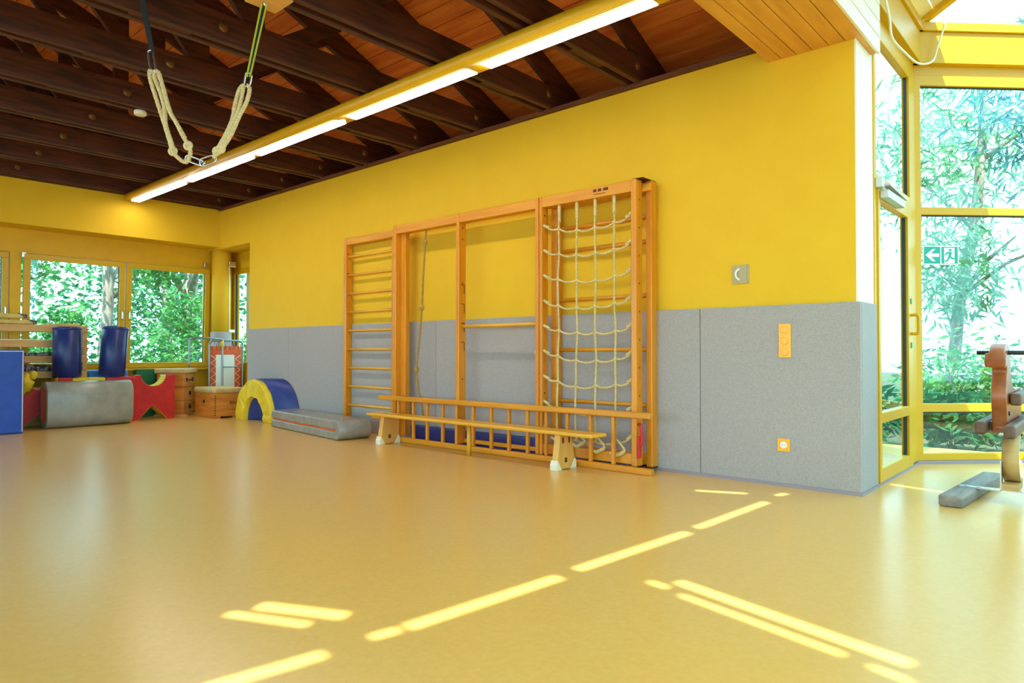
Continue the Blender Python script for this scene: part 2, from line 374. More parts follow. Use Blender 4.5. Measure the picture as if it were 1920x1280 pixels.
# planked box beam between gym and hall
cs = thing('ceiling_box_beam', (-1.65, 0.8, 3.22), kind='structure')
e = [-1.99, -1.89, -1.78, -1.665, -1.55, -1.44, -1.325]
for a, b in zip(e[:-1], e[1:]): bx(a + 0.003, b - 0.003, -3.9, 5.19 if b < -1.37 else 5.56, 3.215, 3.235).build('soffit_board', 'soffit_board', cs, 0.003)
for k in range(12): bx(-1.325, -1.305, -3.9, 5.57, 3.205 + k * 0.12 + 0.003, 3.205 + k * 0.12 + 0.117).build('fascia_board', 'fascia_board', cs, 0.003)
bx(-1.98, -1.326, -3.9, 5.19, 3.24, 4.66).build('beam_core', 'shade_white', cs)
bx(-1.98, -1.37, 5.19, 5.60, 3.32, 4.66).build('beam_core', 'shade_white', cs)

# ================================================================ glazed bay
def seg(A, B):
    A, B = Vector((A[0], A[1], 0)), Vector((B[0], B[1], 0)); t = (B - A).normalized(); n = Vector((t.y, -t.x, 0)); return A, t, n, (B - A).length
def sbox(A, t, n, s0, s1, d0, d1, z0, z1):
    P = [A + t * s + n * d + Vector((0, 0, z)) for z in (z0, z1) for (s, d) in ((s0, d0), (s1, d0), (s1, d1), (s0, d1))]
    return MB().add(P, [(0, 3, 2, 1), (4, 5, 6, 7), (0, 1, 5, 4), (1, 2, 6, 5), (2, 3, 7, 6), (3, 0, 4, 7)])
ZR = [(0.03, 0.093), (0.465, 0.537), (2.24, 2.308), (3.41, 3.50)]
def glazed(name, A, B, mull=()):
    A, t, n, L = seg(A, B); o = thing(name, A, kind='structure')
    for a, b in ZR: sbox(A, t, n, 0, L, -0.06, 0, a, b).build('rail', 'frame_yellow', o, 0.004)
    st = [(-0.03, 0.045)] + [(m - 0.035, m + 0.035) for m in mull] + [(L - 0.045, L + 0.03)]
    for a, b in st: sbox(A, t, n, a, b, -0.065, 0.006, 0.03, 3.50).build('stile', 'frame_yellow', o, 0.004)
    for (a0, a1), (b0, b1) in zip(ZR[:-1], ZR[1:]):
        for (c0, c1), (d0, d1) in zip(st[:-1], st[1:]):
            sbox(A, t, n, c1 - 0.004, d0 + 0.004, -0.036, -0.030, a1 - 0.004, b0 + 0.004).build('pane', 'glass', o)
            sbox(A, t, n, c1, d0, -0.040, -0.026, b0 - 0.012, b0).build('gasket', 'gasket', o)
    sbox(A, t, n, -0.02, L, -0.06, 0.012, 0.0, 0.03).build('plinth', 'plinth', o)
    sbox(A, t, n, -0.02, L + 0.02, -0.06, -0.01, 3.50, 3.60).build('shadow_gap', 'frame_yellow', o)
    sbox(A, t, n, -0.03, L + 0.03, -0.06, 0.05, 3.595, 3.877).build('header', 'frame_yellow', o, 0.004)
    sbox(A, t, n, -0.04, L + 0.04, -0.08, 0.075, 3.877, 3.955).build('eaves_beam', 'frame_yellow', o, 0.004)
    return o
P1, P2, P3, P4, P5 = (-1.36, 7.0), (0.0, 8.36), (1.7, 8.36), (3.06, 7.0), (3.06, 5.6)
glazed('window_1', P1, P2); glazed('window_2', P2, P3, (0.85,)); glazed('window_3', P3, P4); glazed('window_4', P4, P5)
# door side
A, t, n, L = seg((-1.36, 5.60), P1)
dr = thing('door_1', A, kind='structure')
for a, b, z0, z1 in [(0.0, 0.06, 0, 3.50), (1.16, 1.40, 0.03, 3.50), (0.06, 1.16, 3.41, 3.50), (0.06, 1.16, 2.262, 2.353)]:
    sbox(A, t, n, a, b, -0.06, 0.0, z0, z1).build('frame', 'frame_yellow', dr, 0.004)
sbox(A, t, n, 0.06, 1.16, -0.036, -0.030, 2.35, 3.412).build('transom_pane', 'glass', dr)
sbox(A, t, n, 1.15, 1.162, -0.045, -0.02, 2.353, 3.41).build('gasket', 'gasket', dr)
leaf = sbox(A, t, n, 0.062, 0.122, -0.05, 0.012, 0.02, 2.255).build('leaf_stile', 'frame_yellow', dr, 0.004)
ls2 = sbox(A, t, n, 1.02, 1.155, -0.05, 0.012, 0.02, 2.255).build('leaf_stile', 'frame_yellow', dr, 0.004)
for a, b in [(0.02, 0.122), (0.462, 0.541), (2.155, 2.255)]: sbox(A, t, n, 0.122, 1.02, -0.05, 0.012, a, b).build('leaf_rail', 'frame_yellow', dr, 0.004)
for a, b in [(0.118, 0.466), (0.537, 2.159)]:
    sbox(A, t, n, 0.118, 1.024, -0.026, -0.020, a, b).build('pane', 'glass', dr)
    sbox(A, t, n, 1.006, 1.02, -0.035, -0.008, a + 0.004, b - 0.004).build('gasket', 'gasket', dr)
sbox(A, t, n, 0.0, 1.40, -0.06, 0.012, 0.0, 0.02).build('threshold', 'plinth', dr)
sbox(A, t, n, 0.0, 1.42, -0.06, -0.01, 3.50, 3.60).build('shadow_gap', 'frame_yellow', dr)
sbox(A, t, n, -0.02, 1.43, -0.06, 0.05, 3.595, 3.877).build('header', 'frame_yellow', dr, 0.004)
sbox(A, t, n, -0.02, 1.44, -0.08, 0.075, 3.877, 3.955).build('eaves_beam', 'frame_yellow', dr, 0.004)
hp = [A + t * 1.10 + n * d + Vector((0, 0, z)) for d, z in ((0.01, 1.16), (0.055, 1.16), (0.07, 1.18), (0.07, 1.30), (0.055, 1.32), (0.01, 1.32))]
MB().tube(spline(hp, 4), 0.013, 10).build('pull_handle', 'frame_yellow', dr)
MB().bar(A + t * 1.10 + n * 0.012 + Vector((0, 0, 1.06)), A + t * 1.10 + n * 0.02 + Vector((0, 0, 1.06)), 0.03, 0.05).build('stile_sticker_low', 'sign_green', dr)  # small green sticker on the door stile
MB().bar(A + t * 1.10 + n * 0.012 + Vector((0, 0, 1.44)), A + t * 1.10 + n * 0.02 + Vector((0, 0, 1.44)), 0.03, 0.05).build('stile_sticker_high', 'sign_green', dr)  # second green sticker, higher on the stile
sbox(A, t, n, 0.10, 0.62, 0.012, 0.075, 2.165, 2.225).build('closer_body', 'alu', dr, 0.006)
sbox(A, t, n, 0.02, 0.09, 0.0, 0.05, 2.235, 2.31).build('closer_bracket', 'alu', dr, 0.004)
MB().bar(A + t * 0.10 + n * 0.06 + Vector((0, 0, 2.26)), A + t * 0.70 + n * 0.05 + Vector((0, 0, 2.245)), 0.05, 0.014).build('closer_slide', 'alu', dr)
# sloping glass roof of the bay: rises 20 degrees inward from the eaves
SL = 0.357
inset = 1.75
ctr = Vector((0.85, 5.2, 0))
ring = [Vector((-1.33, 5.60, 0)), Vector((-1.33, 7.03, 0)), Vector((0.01, 8.33, 0)), Vector((1.69, 8.33, 0)), Vector((3.03, 7.03, 0)), Vector((3.03, 5.60, 0))]
inner = []
for i, p in enumerate(ring):
    if i in (0, 5): q = Vector((p.x + (inset if i == 0 else -inset), p.y, 0))
    else:
        a = (ring[i] - ring[i - 1]).normalized(); b = (ring[i + 1] - ring[i]).normalized(); na, nb2 = Vector((a.y, -a.x, 0)), Vector((b.y, -b.x, 0))
        m = (na + nb2).normalized(); q = p + m * (inset / m.dot(na))
    inner.append(q)
Z0, Z1 = 3.955, 3.955 + SL * inset
br = thing('ceiling_bay_roof', (0.85, 6.8, 3.95), kind='structure')
for i in range(6): MB().bar(ring[i] + Vector((0, 0, Z0 + 0.03)), inner[i] + Vector((0, 0, Z1 + 0.03)), 0.06, 0.10).build('rafter', 'frame_yellow', br, 0.004)
for i in range(5): MB().bar(inner[i] + Vector((0, 0, Z1 + 0.03)), inner[i + 1] + Vector((0, 0, Z1 + 0.03)), 0.06, 0.10).build('ring_beam', 'frame_yellow', br, 0.004)
def quad(name, m, a, b, c, d, th, par):
    nrm = (b - a).cross(d - a).normalized() * th
    return MB().add([a, b, c, d, a + nrm, b + nrm, c + nrm, d + nrm], [(0, 3, 2, 1), (4, 5, 6, 7), (0, 1, 5, 4), (1, 2, 6, 5), (2, 3, 7, 6), (3, 0, 4, 7)]).build(name, m, par)
up = lambda v, z: Vector((v.x, v.y, z))
for i in range(1, 5): quad('roof_pane', 'glass', up(ring[i], Z0 + 0.05), up(ring[i + 1], Z0 + 0.05), up(inner[i + 1], Z1 + 0.05), up(inner[i], Z1 + 0.05), 0.008, br)
for k in range(14):   # planked field above the door side
    f0, f1 = k / 14, (k + 0.94) / 14
    quad('lining_board', 'fascia_board', up(ring[0].lerp(inner[0], f0), Z0 + 0.05 + (Z1 - Z0) * f0), up(ring[1].lerp(inner[1], f0), Z0 + 0.05 + (Z1 - Z0) * f0),
         up(ring[1].lerp(inner[1], f1), Z0 + 0.05 + (Z1 - Z0) * f1), up(ring[0].lerp(inner[0], f1), Z0 + 0.05 + (Z1 - Z0) * f1), 0.015, br)
# unseen skylight blind over the hall, gaps cut to throw the floor's sun streaks
sk = bx(-1.33, 3.06, -4.0, 5.62, 4.60, 4.65).build('ceiling_skylight_blind', 'shade_white')
hole = [Vector((p.x, p.y, 0)) for p in inner]
cut = MB()
cut.prism([(p.x, p.y) for p in inner] + [(inner[5].x, 5.5), (inner[0].x, 5.5)], XY, 4.5, 4.75)
def slit(ax, ay, bx_, by, wd):
    o = Vector((-SUN.x * 4.625, -SUN.y * 4.625, 0)); a = Vector((ax, ay, 0)) + o; b = Vector((bx_, by, 0)) + o
    cut.bar(a + Vector((0, 0, 4.625)), b + Vector((0, 0, 4.625)), wd, 0.2)
for s in [(-2.06, 0.88, -1.992, 1.301, .06), (-1.985, 1.485, -1.965, 1.593, .05), (-1.959, 1.628, -1.885, 2.434, .065), (-1.89, 2.573, -1.815, 3.504, .06),
          (-1.823, 3.63, -1.787, 4.56, .05), (-1.81, 4.81, -1.79, 4.93, .04), (-1.46, 2.73, -0.526, 2.511, .06), (-1.372, 2.588, -0.708, 2.439, .035),
          (-1.556, 2.65, -1.461, 2.63, .04), (-0.614, 2.408, -0.499, 2.38, .03), (-2.573, 1.253, -2.247, 1.399, .045), (-2.56, 1.375, -2.215, 1.54, .07),
          (-2.31, 4.60, -2.0, 4.74, .05), (-1.313, 5.80, -0.98, 5.725, .04)]: slit(*s)
co = cut.build('cutter', 'shade_white'); boolean(sk, co); struct(sk)
bm = bmesh.new(); bm.from_mesh(sk.data)      # the blind is one sheet of translucent cloth: keep only the lower skin
zl = min(v.co.z for v in bm.verts)
bmesh.ops.delete(bm, geom=[f for f in bm.faces if f.calc_center_median().z > zl + 1e-4], context='FACES'); bm.to_mesh(sk.data); bm.free()
sk.data.materials.clear(); sk.data.materials.append(MATS['blind_cloth'])

# ================================================================ far windows
def sash(name, y0, y1, z0, z1, tilt, handle_side):
    o = thing(name, (-11.52, (y0 + y1) / 2, z0), kind='structure')
    fwid = 0.078; x0, x1 = -11.56, -11.485
    for a in [(y0, y1, z0, z0 + fwid), (y0, y1, z1 - fwid, z1)]: bx(x0, x1, a[0], a[1], a[2], a[3]).build('sash_rail', 'frame_yellow', o, 0.006)
    for a in [(y0, y0 + fwid), (y1 - fwid, y1)]: bx(x0, x1, a[0], a[1], z0 + fwid, z1 - fwid).build('sash_stile', 'frame_yellow', o, 0.006)
    bx(-11.53, -11.524, y0 + fwid - 0.006, y1 - fwid + 0.006, z0 + fwid - 0.006, z1 - fwid + 0.006).build('pane', 'glass', o)
    for a in [(y0 + fwid, y0 + fwid + 0.008), (y1 - fwid - 0.008, y1 - fwid)]: bx(-11.535, -11.515, a[0], a[1], z0 + fwid, z1 - fwid).build('gasket', 'gasket', o)
    hy = (y1 - 0.04) if handle_side > 0 else (y0 + 0.04)
    MB().tube(spline([(-11.485, hy, 1.62), (-11.445, hy, 1.625), (-11.44, hy, 1.60), (-11.44, hy, 1.50)], 4), 0.011, 8).build('window_handle', 'steel', o)
    o.rotation_euler = (0, R(tilt), 0)
    return o
sash('window_5', 2.585, 3.885, 0.76, 2.385, 2.2, 1)
sash('window_6', 3.905, 5.20, 0.76, 2.385, 2.2, -1)
sash('window_7', 1.05, 2.42, 0.76, 2.385, 0, 1)
wf = thing('trim_4', (-11.6, 3.1, 0.73), kind='structure')
bx(-11.70, -11.58, 1.0, 5.21, 0.70, 0.765).build('frame_sill', 'frame_yellow', wf)
bx(-11.50, -11.40, 1.0, 5.21, 0.715, 0.745).build('sill_board', 'panel_yellow', wf, 0.004)
bx(-11.70, -11.58, 3.875, 3.915, 0.76, 2.40).build('frame_mullion', 'frame_yellow', wf)
bx(-11.49, -11.43, 2.555, 2.615, 2.33, 2.40).build('stay_bracket', 'steel', wf, 0.005)
bx(-11.49, -11.43, 5.10, 5.15, 2.42, 2.50).build('stay_bracket', 'steel', wf, 0.005)
nw = thing('window_8', (-10.9, 5.64, 0.75), kind='structure')
for a in [(-11.5, -10.1, 0.75, 0.83), (-11.5, -10.1, 2.34, 2.42)]: bx(a[0], a[1], 5.61, 5.68, a[2], a[3]).build('rail', 'frame_yellow', nw, 0.005)
for a in [(-11.5, -11.40), (-10.19, -10.10)]: bx(a[0], a[1], 5.61, 5.68, 0.83, 2.34).build('stile', 'frame_yellow', nw, 0.005)
bx(-11.41, -10.18, 5.64, 5.646, 0.82, 2.35).build('pane', 'glass', nw)
bx(-11.40, -11.388, 5.63, 5.66, 0.83, 2.34).build('gasket', 'gasket', nw)
bx(-11.36, -11.22, 5.80, 5.86, 0.3, 3.0).build('outer_jamb', 'shade_white', nw)

# ================================================================ roof trusses
TX = [-3.09 - 0.975 * k for k in range(9)]
def make_truss(x):
    o = thing('roof_truss', (x, 1.0, 3.345))
    ch = [bx(x + d - 0.05, x + d, -3.85, 5.60, 3.345, 3.565).build('bottom_chord', 'truss', o, 0.006) for d in (0.0, -0.11)]
    xm = x - 0.08
    MB().bar((xm, 5.95, zr(5.95) - 0.115), (xm, RIDGE, zr(RIDGE) - 0.115), 0.056, 0.20).build('rafter', 'truss', o)
    MB().bar((xm, 2 * RIDGE - 5.19, zr(5.19) - 0.115), (xm, RIDGE, zr(RIDGE) - 0.115), 0.056, 0.20).build('rafter', 'truss', o)
    bx(xm - 0.03, xm + 0.03, 2.60, 2.74, 3.40, zr(2.7) - 0.1).build('king_post', 'truss', o)
    bx(xm - 0.03, xm + 0.03, RIDGE - .07, RIDGE + .07, 3.40, zr(RIDGE) - 0.1).build('king_post', 'truss', o)
    MB().bar((xm, 2.75, 3.48), (xm, 1.2, zr(1.2) - 0.2), 0.05, 0.14).build('web', 'truss', o)
    MB().bar((xm, 2.85, 3.48), (xm, 3.92, zr(3.92) - 0.2), 0.05, 0.12).build('web', 'truss', o)
    for y in (0.6, 1.75, 4.25): bx(xm - 0.03, xm + 0.03, y, y + 0.42, 3.355, 3.50).build('spacer_block', 'truss', o)
    for y, z in ((2.38, 3.455), (5.10, 3.475)):
        MB().lathe((x, y, z), [(0.036, 0), (0.036, 0.004), (0.016, 0.005), (0.016, 0.011)], 16, 'x').build('bolt_washer', 'plate_steel', ch[0])
    return o
mat('plate_steel', srgb(120, 84, 48), 0.5, metal=0.3)
def copy_tree(o, parent=None):
    c = o.copy(); COL.objects.link(c); WORLD[c.name] = Vector((0, 0, 0))
    if parent: c.parent = parent
    for ch in list(o.children): copy_tree(ch, c)
    return c
ORD = ['nearest', 'second', 'third', 'fourth', 'fifth', 'sixth', 'seventh', 'eighth', 'farthest']
t0 = make_truss(TX[0])
for k, x in enumerate(TX):
    o = t0 if k == 0 else copy_tree(t0)
    o.location = (x, 1.0, 3.345)
    tag(o, 'dark brown timber roof truss, %s counting from the planked box beam' % ORD[k] if k not in (0, 8) else
        ('dark brown timber roof truss nearest to the pale planked box beam' if k == 0 else 'dark brown timber roof truss closest to the far window wall'), 'truss', 'roof trusses over the gym')

# ================================================================ ceiling light
cl = thing('ceiling_light', (-6.5, 3.8, 3.24), 'long yellow linear ceiling light with glowing white panels', 'light')
prof = arc(3.745, 3.295, 0.055, 0.055, 90, 270, 8) + [(3.745, 3.24), (3.895, 3.24), (3.91, 3.255), (3.91, 3.35)]
MB().prism(prof, YZ, -10.93, -2.12, True).build('housing', 'housing_yellow', cl)
for a, b in [(-3.68, -2.2), (-5.46, -3.83), (-7.28, -5.63), (-9.08, -7.43), (-10.88, -9.25)]:
    bx(a, b, 3.775, 3.885, 3.232, 3.242).build('light_panel', 'tube_light', cl)

# ================================================================ smoke detector, swing
sm = MB().lathe((-7.09, 2.53, 3.30), [(0.045, 0), (0.055, 0.008), (0.055, 0.038), (0.05, 0.045)], 24)
tag(sm.build('smoke_detector', 'plastic_white'), 'round cream smoke detector under a dark roof beam', 'detector')
sw = thing('swing', (-4.518, 1.988, 2.222), 'tied-up swing of cream braided rope loops hanging from the roof beams', 'swing')
bx(-4.28, -4.05, 2.16, 2.38, 3.305, 3.345).build('mounting_plate', 'rack_wood', sw, 0.004)
MB().tube(spline([(-4.199, 2.264, 3.339), (-4.194, 2.254, 3.301), (-4.204, 2.270, 3.285), (-4.199, 2.259, 3.323)], 4), 0.008, 8).build('eye_bolt', 'steel', sw)
def strap(a, b, wd, m, off):
    a, b = Vector(a), Vector(b); s = Vector((0.747, 0.665, 0)) * off
    return MB().bar(a + s, b + s * 0.6, wd, 0.006, (0.66, -0.75, 0)).build('strap', m, sw)
strap((-4.821, 1.706, 3.445), (-4.761, 1.769, 2.982), 0.022, 'strap_black', -0.008); strap((-4.815, 1.701, 3.445), (-4.757, 1.767, 2.977), 0.022, 'strap_black', 0.012)
strap((-4.200, 2.262, 3.301), (-4.284, 2.197, 2.828), 0.022, 'strap_black', 0.0); strap((-4.200, 2.256, 3.301), (-4.284, 2.192, 2.818), 0.012, 'strap_green', -0.016); strap((-4.200, 2.256, 3.301), (-4.284, 2.192, 2.818), 0.010, 'strap_green', 0.018)
def carab(a, b, wd, r=0.007):
    a, b = Vector(a), Vector(b); t = (b - a).normalized(); s = Vector((0.747, 0.665, 0)); s = (s - t * s.dot(t)).normalized() * wd / 2
    P = [a - s * 0.6, a + s * 0.6, a.lerp(b, .15) + s, a.lerp(b, .85) + s, b + s * 0.6, b - s * 0.6, a.lerp(b, .85) - s, a.lerp(b, .15) - s]
    return MB().tube(spline(P, 4, True), r, 8, True).build('carabiner', 'steel', sw)
carab((-4.771, 1.760, 2.993), (-4.754, 1.777, 2.844), 0.035); carab((-4.286, 2.196, 2.844), (-4.298, 2.186, 2.759), 0.04)
carab((-4.601, 1.926, 2.288), (-4.513, 2.003, 2.244), 0.035); carab((-4.526, 1.990, 2.249), (-4.456, 2.052, 2.281), 0.05)
def srope(P, r=0.0145): return MB().rope(spline(P, 8), r, 0.05).build('rope_loop', 'rope_white', sw)
srope([(-4.758, 1.775, 2.851), (-4.774, 1.760, 2.860), (-4.770, 1.766, 2.793), (-4.740, 1.795, 2.660), (-4.709, 1.825, 2.526), (-4.688, 1.846, 2.430), (-4.666, 1.868, 2.333), (-4.639, 1.892, 2.284), (-4.604, 1.925, 2.256), (-4.583, 1.943, 2.278)])
srope([(-4.758, 1.775, 2.851), (-4.732, 1.796, 2.854), (-4.715, 1.813, 2.782), (-4.698, 1.832, 2.684), (-4.677, 1.853, 2.587), (-4.646, 1.882, 2.515), (-4.616, 1.911, 2.430), (-4.589, 1.936, 2.369), (-4.578, 1.946, 2.315), (-4.590, 1.937, 2.278)])
srope([(-4.752, 1.779, 2.844), (-4.747, 1.786, 2.800), (-4.721, 1.810, 2.708), (-4.704, 1.828, 2.612), (-4.701, 1.834, 2.515), (-4.684, 1.851, 2.430), (-4.661, 1.871, 2.345)])
srope([(-4.732, 1.796, 2.839), (-4.709, 1.820, 2.754), (-4.690, 1.839, 2.658), (-4.667, 1.862, 2.563), (-4.635, 1.894, 2.488), (-4.603, 1.922, 2.414)], 0.013)
srope([(-4.306, 2.179, 2.769), (-4.331, 2.157, 2.739), (-4.355, 2.138, 2.636), (-4.369, 2.127, 2.539), (-4.402, 2.100, 2.441), (-4.444, 2.065, 2.345), (-4.462, 2.049, 2.290)])
srope([(-4.292, 2.191, 2.769), (-4.282, 2.201, 2.733), (-4.301, 2.187, 2.648), (-4.338, 2.155, 2.551), (-4.370, 2.128, 2.454), (-4.413, 2.093, 2.363), (-4.453, 2.057, 2.302), (-4.462, 2.049, 2.284)])
srope([(-4.310, 2.174, 2.754), (-4.324, 2.164, 2.669), (-4.346, 2.147, 2.573), (-4.382, 2.115, 2.456), (-4.427, 2.078, 2.350)], 0.013)
for c in [(-4.666, 1.868, 2.329), (-4.592, 1.935, 2.366), (-4.427, 2.078, 2.342), (-4.449, 2.062, 2.329)]:
    MB().tube(spline([Vector(c) + Vector((0.022 * math.cos(a) * .747, 0.022 * math.cos(a) * .665, 0.022 * math.sin(a))) for a in [i * 1.05 for i in range(6)]], 4, True), 0.011, 7, True).build('rope_knot', 'rope_white', sw)

# ================================================================ climbing frame
cf = thing('climbing_gates', (-5.1, 5.06, 0), 'tall orange wooden climbing frame with wall bars along the yellow wall', 'climbing frame')
def post(x0, x1, y0, y1, z0=0.05, z1=2.45): return bx(x0, x1, y0, y1, z0, z1).build('post', 'gym_wood', cf, 0.006)
# wall bars, far field
post(-7.39, -7.335, 5.07, 5.158, 0.05, 2.445); post(-6.42, -6.365, 5.07, 5.158, 0.05, 2.445)
bx(-7.335, -6.42, 5.075, 5.15, 2.36, 2.445).build('top_rail', 'gym_wood_x', cf, 0.005)
for k in range(9): MB().cyl((-7.36, 5.11, 2.21 - .2345 * k), (-6.40, 5.11, 2.21 - .2345 * k), 0.0165, 12).build('rung', 'bench_wood', cf)
# swing-out gates
post(-6.215, -6.165, 4.93, 5.065); post(-6.165, -6.08, 5.00, 5.065)
post(-5.175, -5.13, 4.93, 5.035); post(-4.10, -4.06, 4.93, 5.03); post(-4.055, -4.02, 4.935, 5.03); post(-3.055, -3.005, 4.93, 5.03)
for a, b in [(-6.165, -5.175), (-5.13, -4.10), (-4.02, -3.055)]:
    bx(a, b, 4.935, 5.03, 2.35, 2.447).build('top_rail', 'gym_wood_x', cf, 0.005)
bx(-4.02, -3.055, 4.95, 5.02, 0.06, 0.15).build('bottom_rail', 'gym_wood_x', cf, 0.005)
bx(-5.13, -4.10, 5.0, 5.03, 0.06, 0.10).build('bottom_rail', 'gym_wood_x', cf, 0.005)
bx(-6.40, -2.93, 5.035, 5.07, 2.36, 2.42).build('hinge_rail', 'gym_wood_x', cf, 0.004)
MB().cyl((-5.14, 4.98, 1.268), (-4.09, 4.98, 1.268), 0.018, 14).build('high_bar', 'bench_wood', cf)
# wall bars, near field
post(-4.02, -3.955, 5.075, 5.158); post(-2.995, -2.94, 5.07, 5.158, 0.035, 2.45)
bx(-3.955, -2.995, 5.08, 5.15, 2.36, 2.445).build('top_rail', 'gym_wood_x', cf, 0.005); bx(-3.955, -2.995, 5.08, 5.15, 0.05, 0.14).build('bottom_rail', 'gym_wood_x', cf, 0.005)
for z in (2.16, 1.947, 1.487, 1.023, 0.547): MB().cyl((-3.98, 5.12, z), (-2.97, 5.12, z), 0.0185, 12).build('rung', 'gym_wood_x', cf)
bx(-3.05, -2.945, 4.94, 5.15, 2.451, 2.455).build('top_plate', 'ink_dark', cf)
bx(-3.06, -2.935, 4.93, 5.158, 0.025, 0.034).build('bottom_plate', 'ink_dark', cf)
# holes and notches on the posts
def holes(x, y, zs, w_=0.016): 
    for z in zs: MB().cyl((x, y, z), (x + 0.0025, y, z), w_ / 2, 10).build('bolt_hole', 'black', cf)
holes(-5.1305, 4.985, (2.30, 2.18, 1.72, 0.72, 0.30)); holes(-4.0205, 4.975, (2.28, 1.72, 0.62, 0.25)); holes(-3.0055, 4.98, [2.28 - .235 * k for k in range(9)], 0.014)
holes(-3.9555, 5.105, (2.30, 2.27, 1.38, 1.35, 0.25)); holes(-7.3355, 5.10, (2.25, 2.0, 0.22))
for z in (1.70, 1.50, 1.30, 1.10): 
    bx(-5.1305, -5.1275, 4.965, 5.012, z, z + 0.008).build('hook_slot', 'ink_dark', cf); bx(-5.1305, -5.1275, 5.004, 5.012, z - 0.09, z).build('hook_slot', 'ink_dark', cf)
bx(-4.112, -4.100, 4.935, 4.99, 1.42, 1.46).build('hook_block', 'bench_wood', cf, 0.003); bx(-4.112, -4.100, 4.935, 4.99, 0.98, 1.02).build('hook_block', 'bench_wood', cf, 0.003)
MB().tube(spline([(-3.0, 4.955, 0.40), (-2.975, 4.94, 0.40), (-2.965, 4.94, 0.36), (-2.965, 4.94, 0.24), (-2.985, 4.94, 0.22)], 5), 0.012, 8).build('safety_latch', 'plastic_red', cf)
bx(-3.0, -2.975, 4.925, 4.965, 0.12, 0.30).build('safety_latch', 'plastic_red', cf, 0.006)
bx(-6.25, -6.215, 5.0, 5.05, 0.25, 0.42).build('safety_latch', 'plastic_red', cf, 0.006)
# stamped mark on the top rail of the net gate
for i, (a, b) in enumerate([(-3.44, -3.405), (-3.39, -3.355), (-3.335, -3.285)]): bx(a, b, 4.9335, 4.9352, 2.400, 2.425).build('stamp_mark', 'ink_dark', cf)
bx(-3.43, -3.31, 4.9335, 4.9352, 2.378, 2.383).build('stamp_mark', 'ink_dark', cf)
# knotted rope
kr = thing('climbing_rope', (-5.72, 4.98, 0.2), 'thin brown knotted climbing rope hanging in the open gate', 'rope')
rp = [(-5.701, 4.98, 2.36), (-5.718, 4.98, 2.207), (-5.744, 4.98, 1.885), (-5.769, 4.98, 1.491), (-5.813, 4.98, 1.119), (-5.857, 4.98, 0.811), (-5.829, 4.98, 0.616), (-5.766, 4.98, 0.412), (-5.738, 4.98, 0.25)]
MB().rope(spline(rp, 8), 0.0125, 0.05, sides=4).build('rope', 'rope_brown', kr)
for i in (1, 3, 5): MB().blob(rp[i], 0.03, 0.028, 0.034, 10, 7).build('knot', 'rope_brown', kr)
# climbing net
cn = thing('climbing_net', (-3.55, 4.96, 0.1), 'cream rope climbing net stretched in the right-hand gate', 'net')
VX = [-3.838, -3.638, -3.438, -3.241]; rows = [2.187 - 0.234 * k for k in range(9)]; dz = [0.052, 0.080, 0.080, 0.068]
rnd = random.Random(3); X = {}
for r_, z in enumerate(rows):
    for c_, x in enumerate(VX): X[r_, c_] = Vector((x + rnd.uniform(-.006, .006) + 0.01 * (r_ / 8) * (2 - c_) * -1, 4.96 + rnd.uniform(-.01, .01), z - dz[c_] + rnd.uniform(-.008, .008) - (0.02 if r_ == 8 else 0)))
def sag(a, b, s, n=6): return [a.lerp(b, i / n) - Vector((0, 0, s * 4 * (i / n) * (1 - i / n))) for i in range(n + 1)]
for r_, z in enumerate(rows):
    P = sag(Vector((-4.025, 4.965, z)), X[r_, 0], 0.022)
    for c_ in range(3): P += sag(X[r_, c_], X[r_, c_ + 1], 0.024)[1:]
    P += sag(X[r_, 3], Vector((-3.05, 4.965, z + 0.0)), 0.03)[1:]
    MB().rope(P, 0.0105, 0.045, sides=4).build('net_rope', 'rope', cn)
    for (a, b) in ((Vector((-4.025, 4.965, z)), P[4]), (Vector((-3.05, 4.965, z)), P[-5])):
        MB().rope([a, a.lerp(b, .55)], 0.016, 0.04, sides=4).build('rope_splice', 'rope', cn)
tails = [(-3.80, 0.20), (-3.56, 0.16), (-3.35, 0.13), (-3.15, 0.12)]
for c_, x in enumerate(VX):
    P = [Vector((x, 4.965, 2.36))] + [X[r_, c_] for r_ in range(9)]
    tx, tz = tails[c_]; P += [Vector((x + 0.03, 4.94, 0.26)), Vector((tx + 0.03, 4.93, tz + 0.05)), Vector((tx - 0.06, 4.935, tz)), Vector((tx - 0.12, 4.94, tz + 0.02))]
    MB().rope(spline(P, 6), 0.0105, 0.045, sides=4).build('net_rope', 'rope', cn)
    MB().rope([Vector((x, 4.965, 2.37)), Vector((x, 4.965, 2.20))], 0.017, 0.04, sides=4).build('rope_splice', 'rope', cn)
    MB().rope([Vector((tx + 0.03, 4.93, tz + 0.05)), Vector((tx - 0.06, 4.935, tz)), Vector((tx - 0.12, 4.94, tz + 0.02))], 0.016, 0.04, sides=4).build('rope_splice', 'rope', cn)
for k_, p in X.items():
    MB().blob(p, 0.015, 0.015, 0.017, 8, 6).build('net_joint', 'rope', cn)

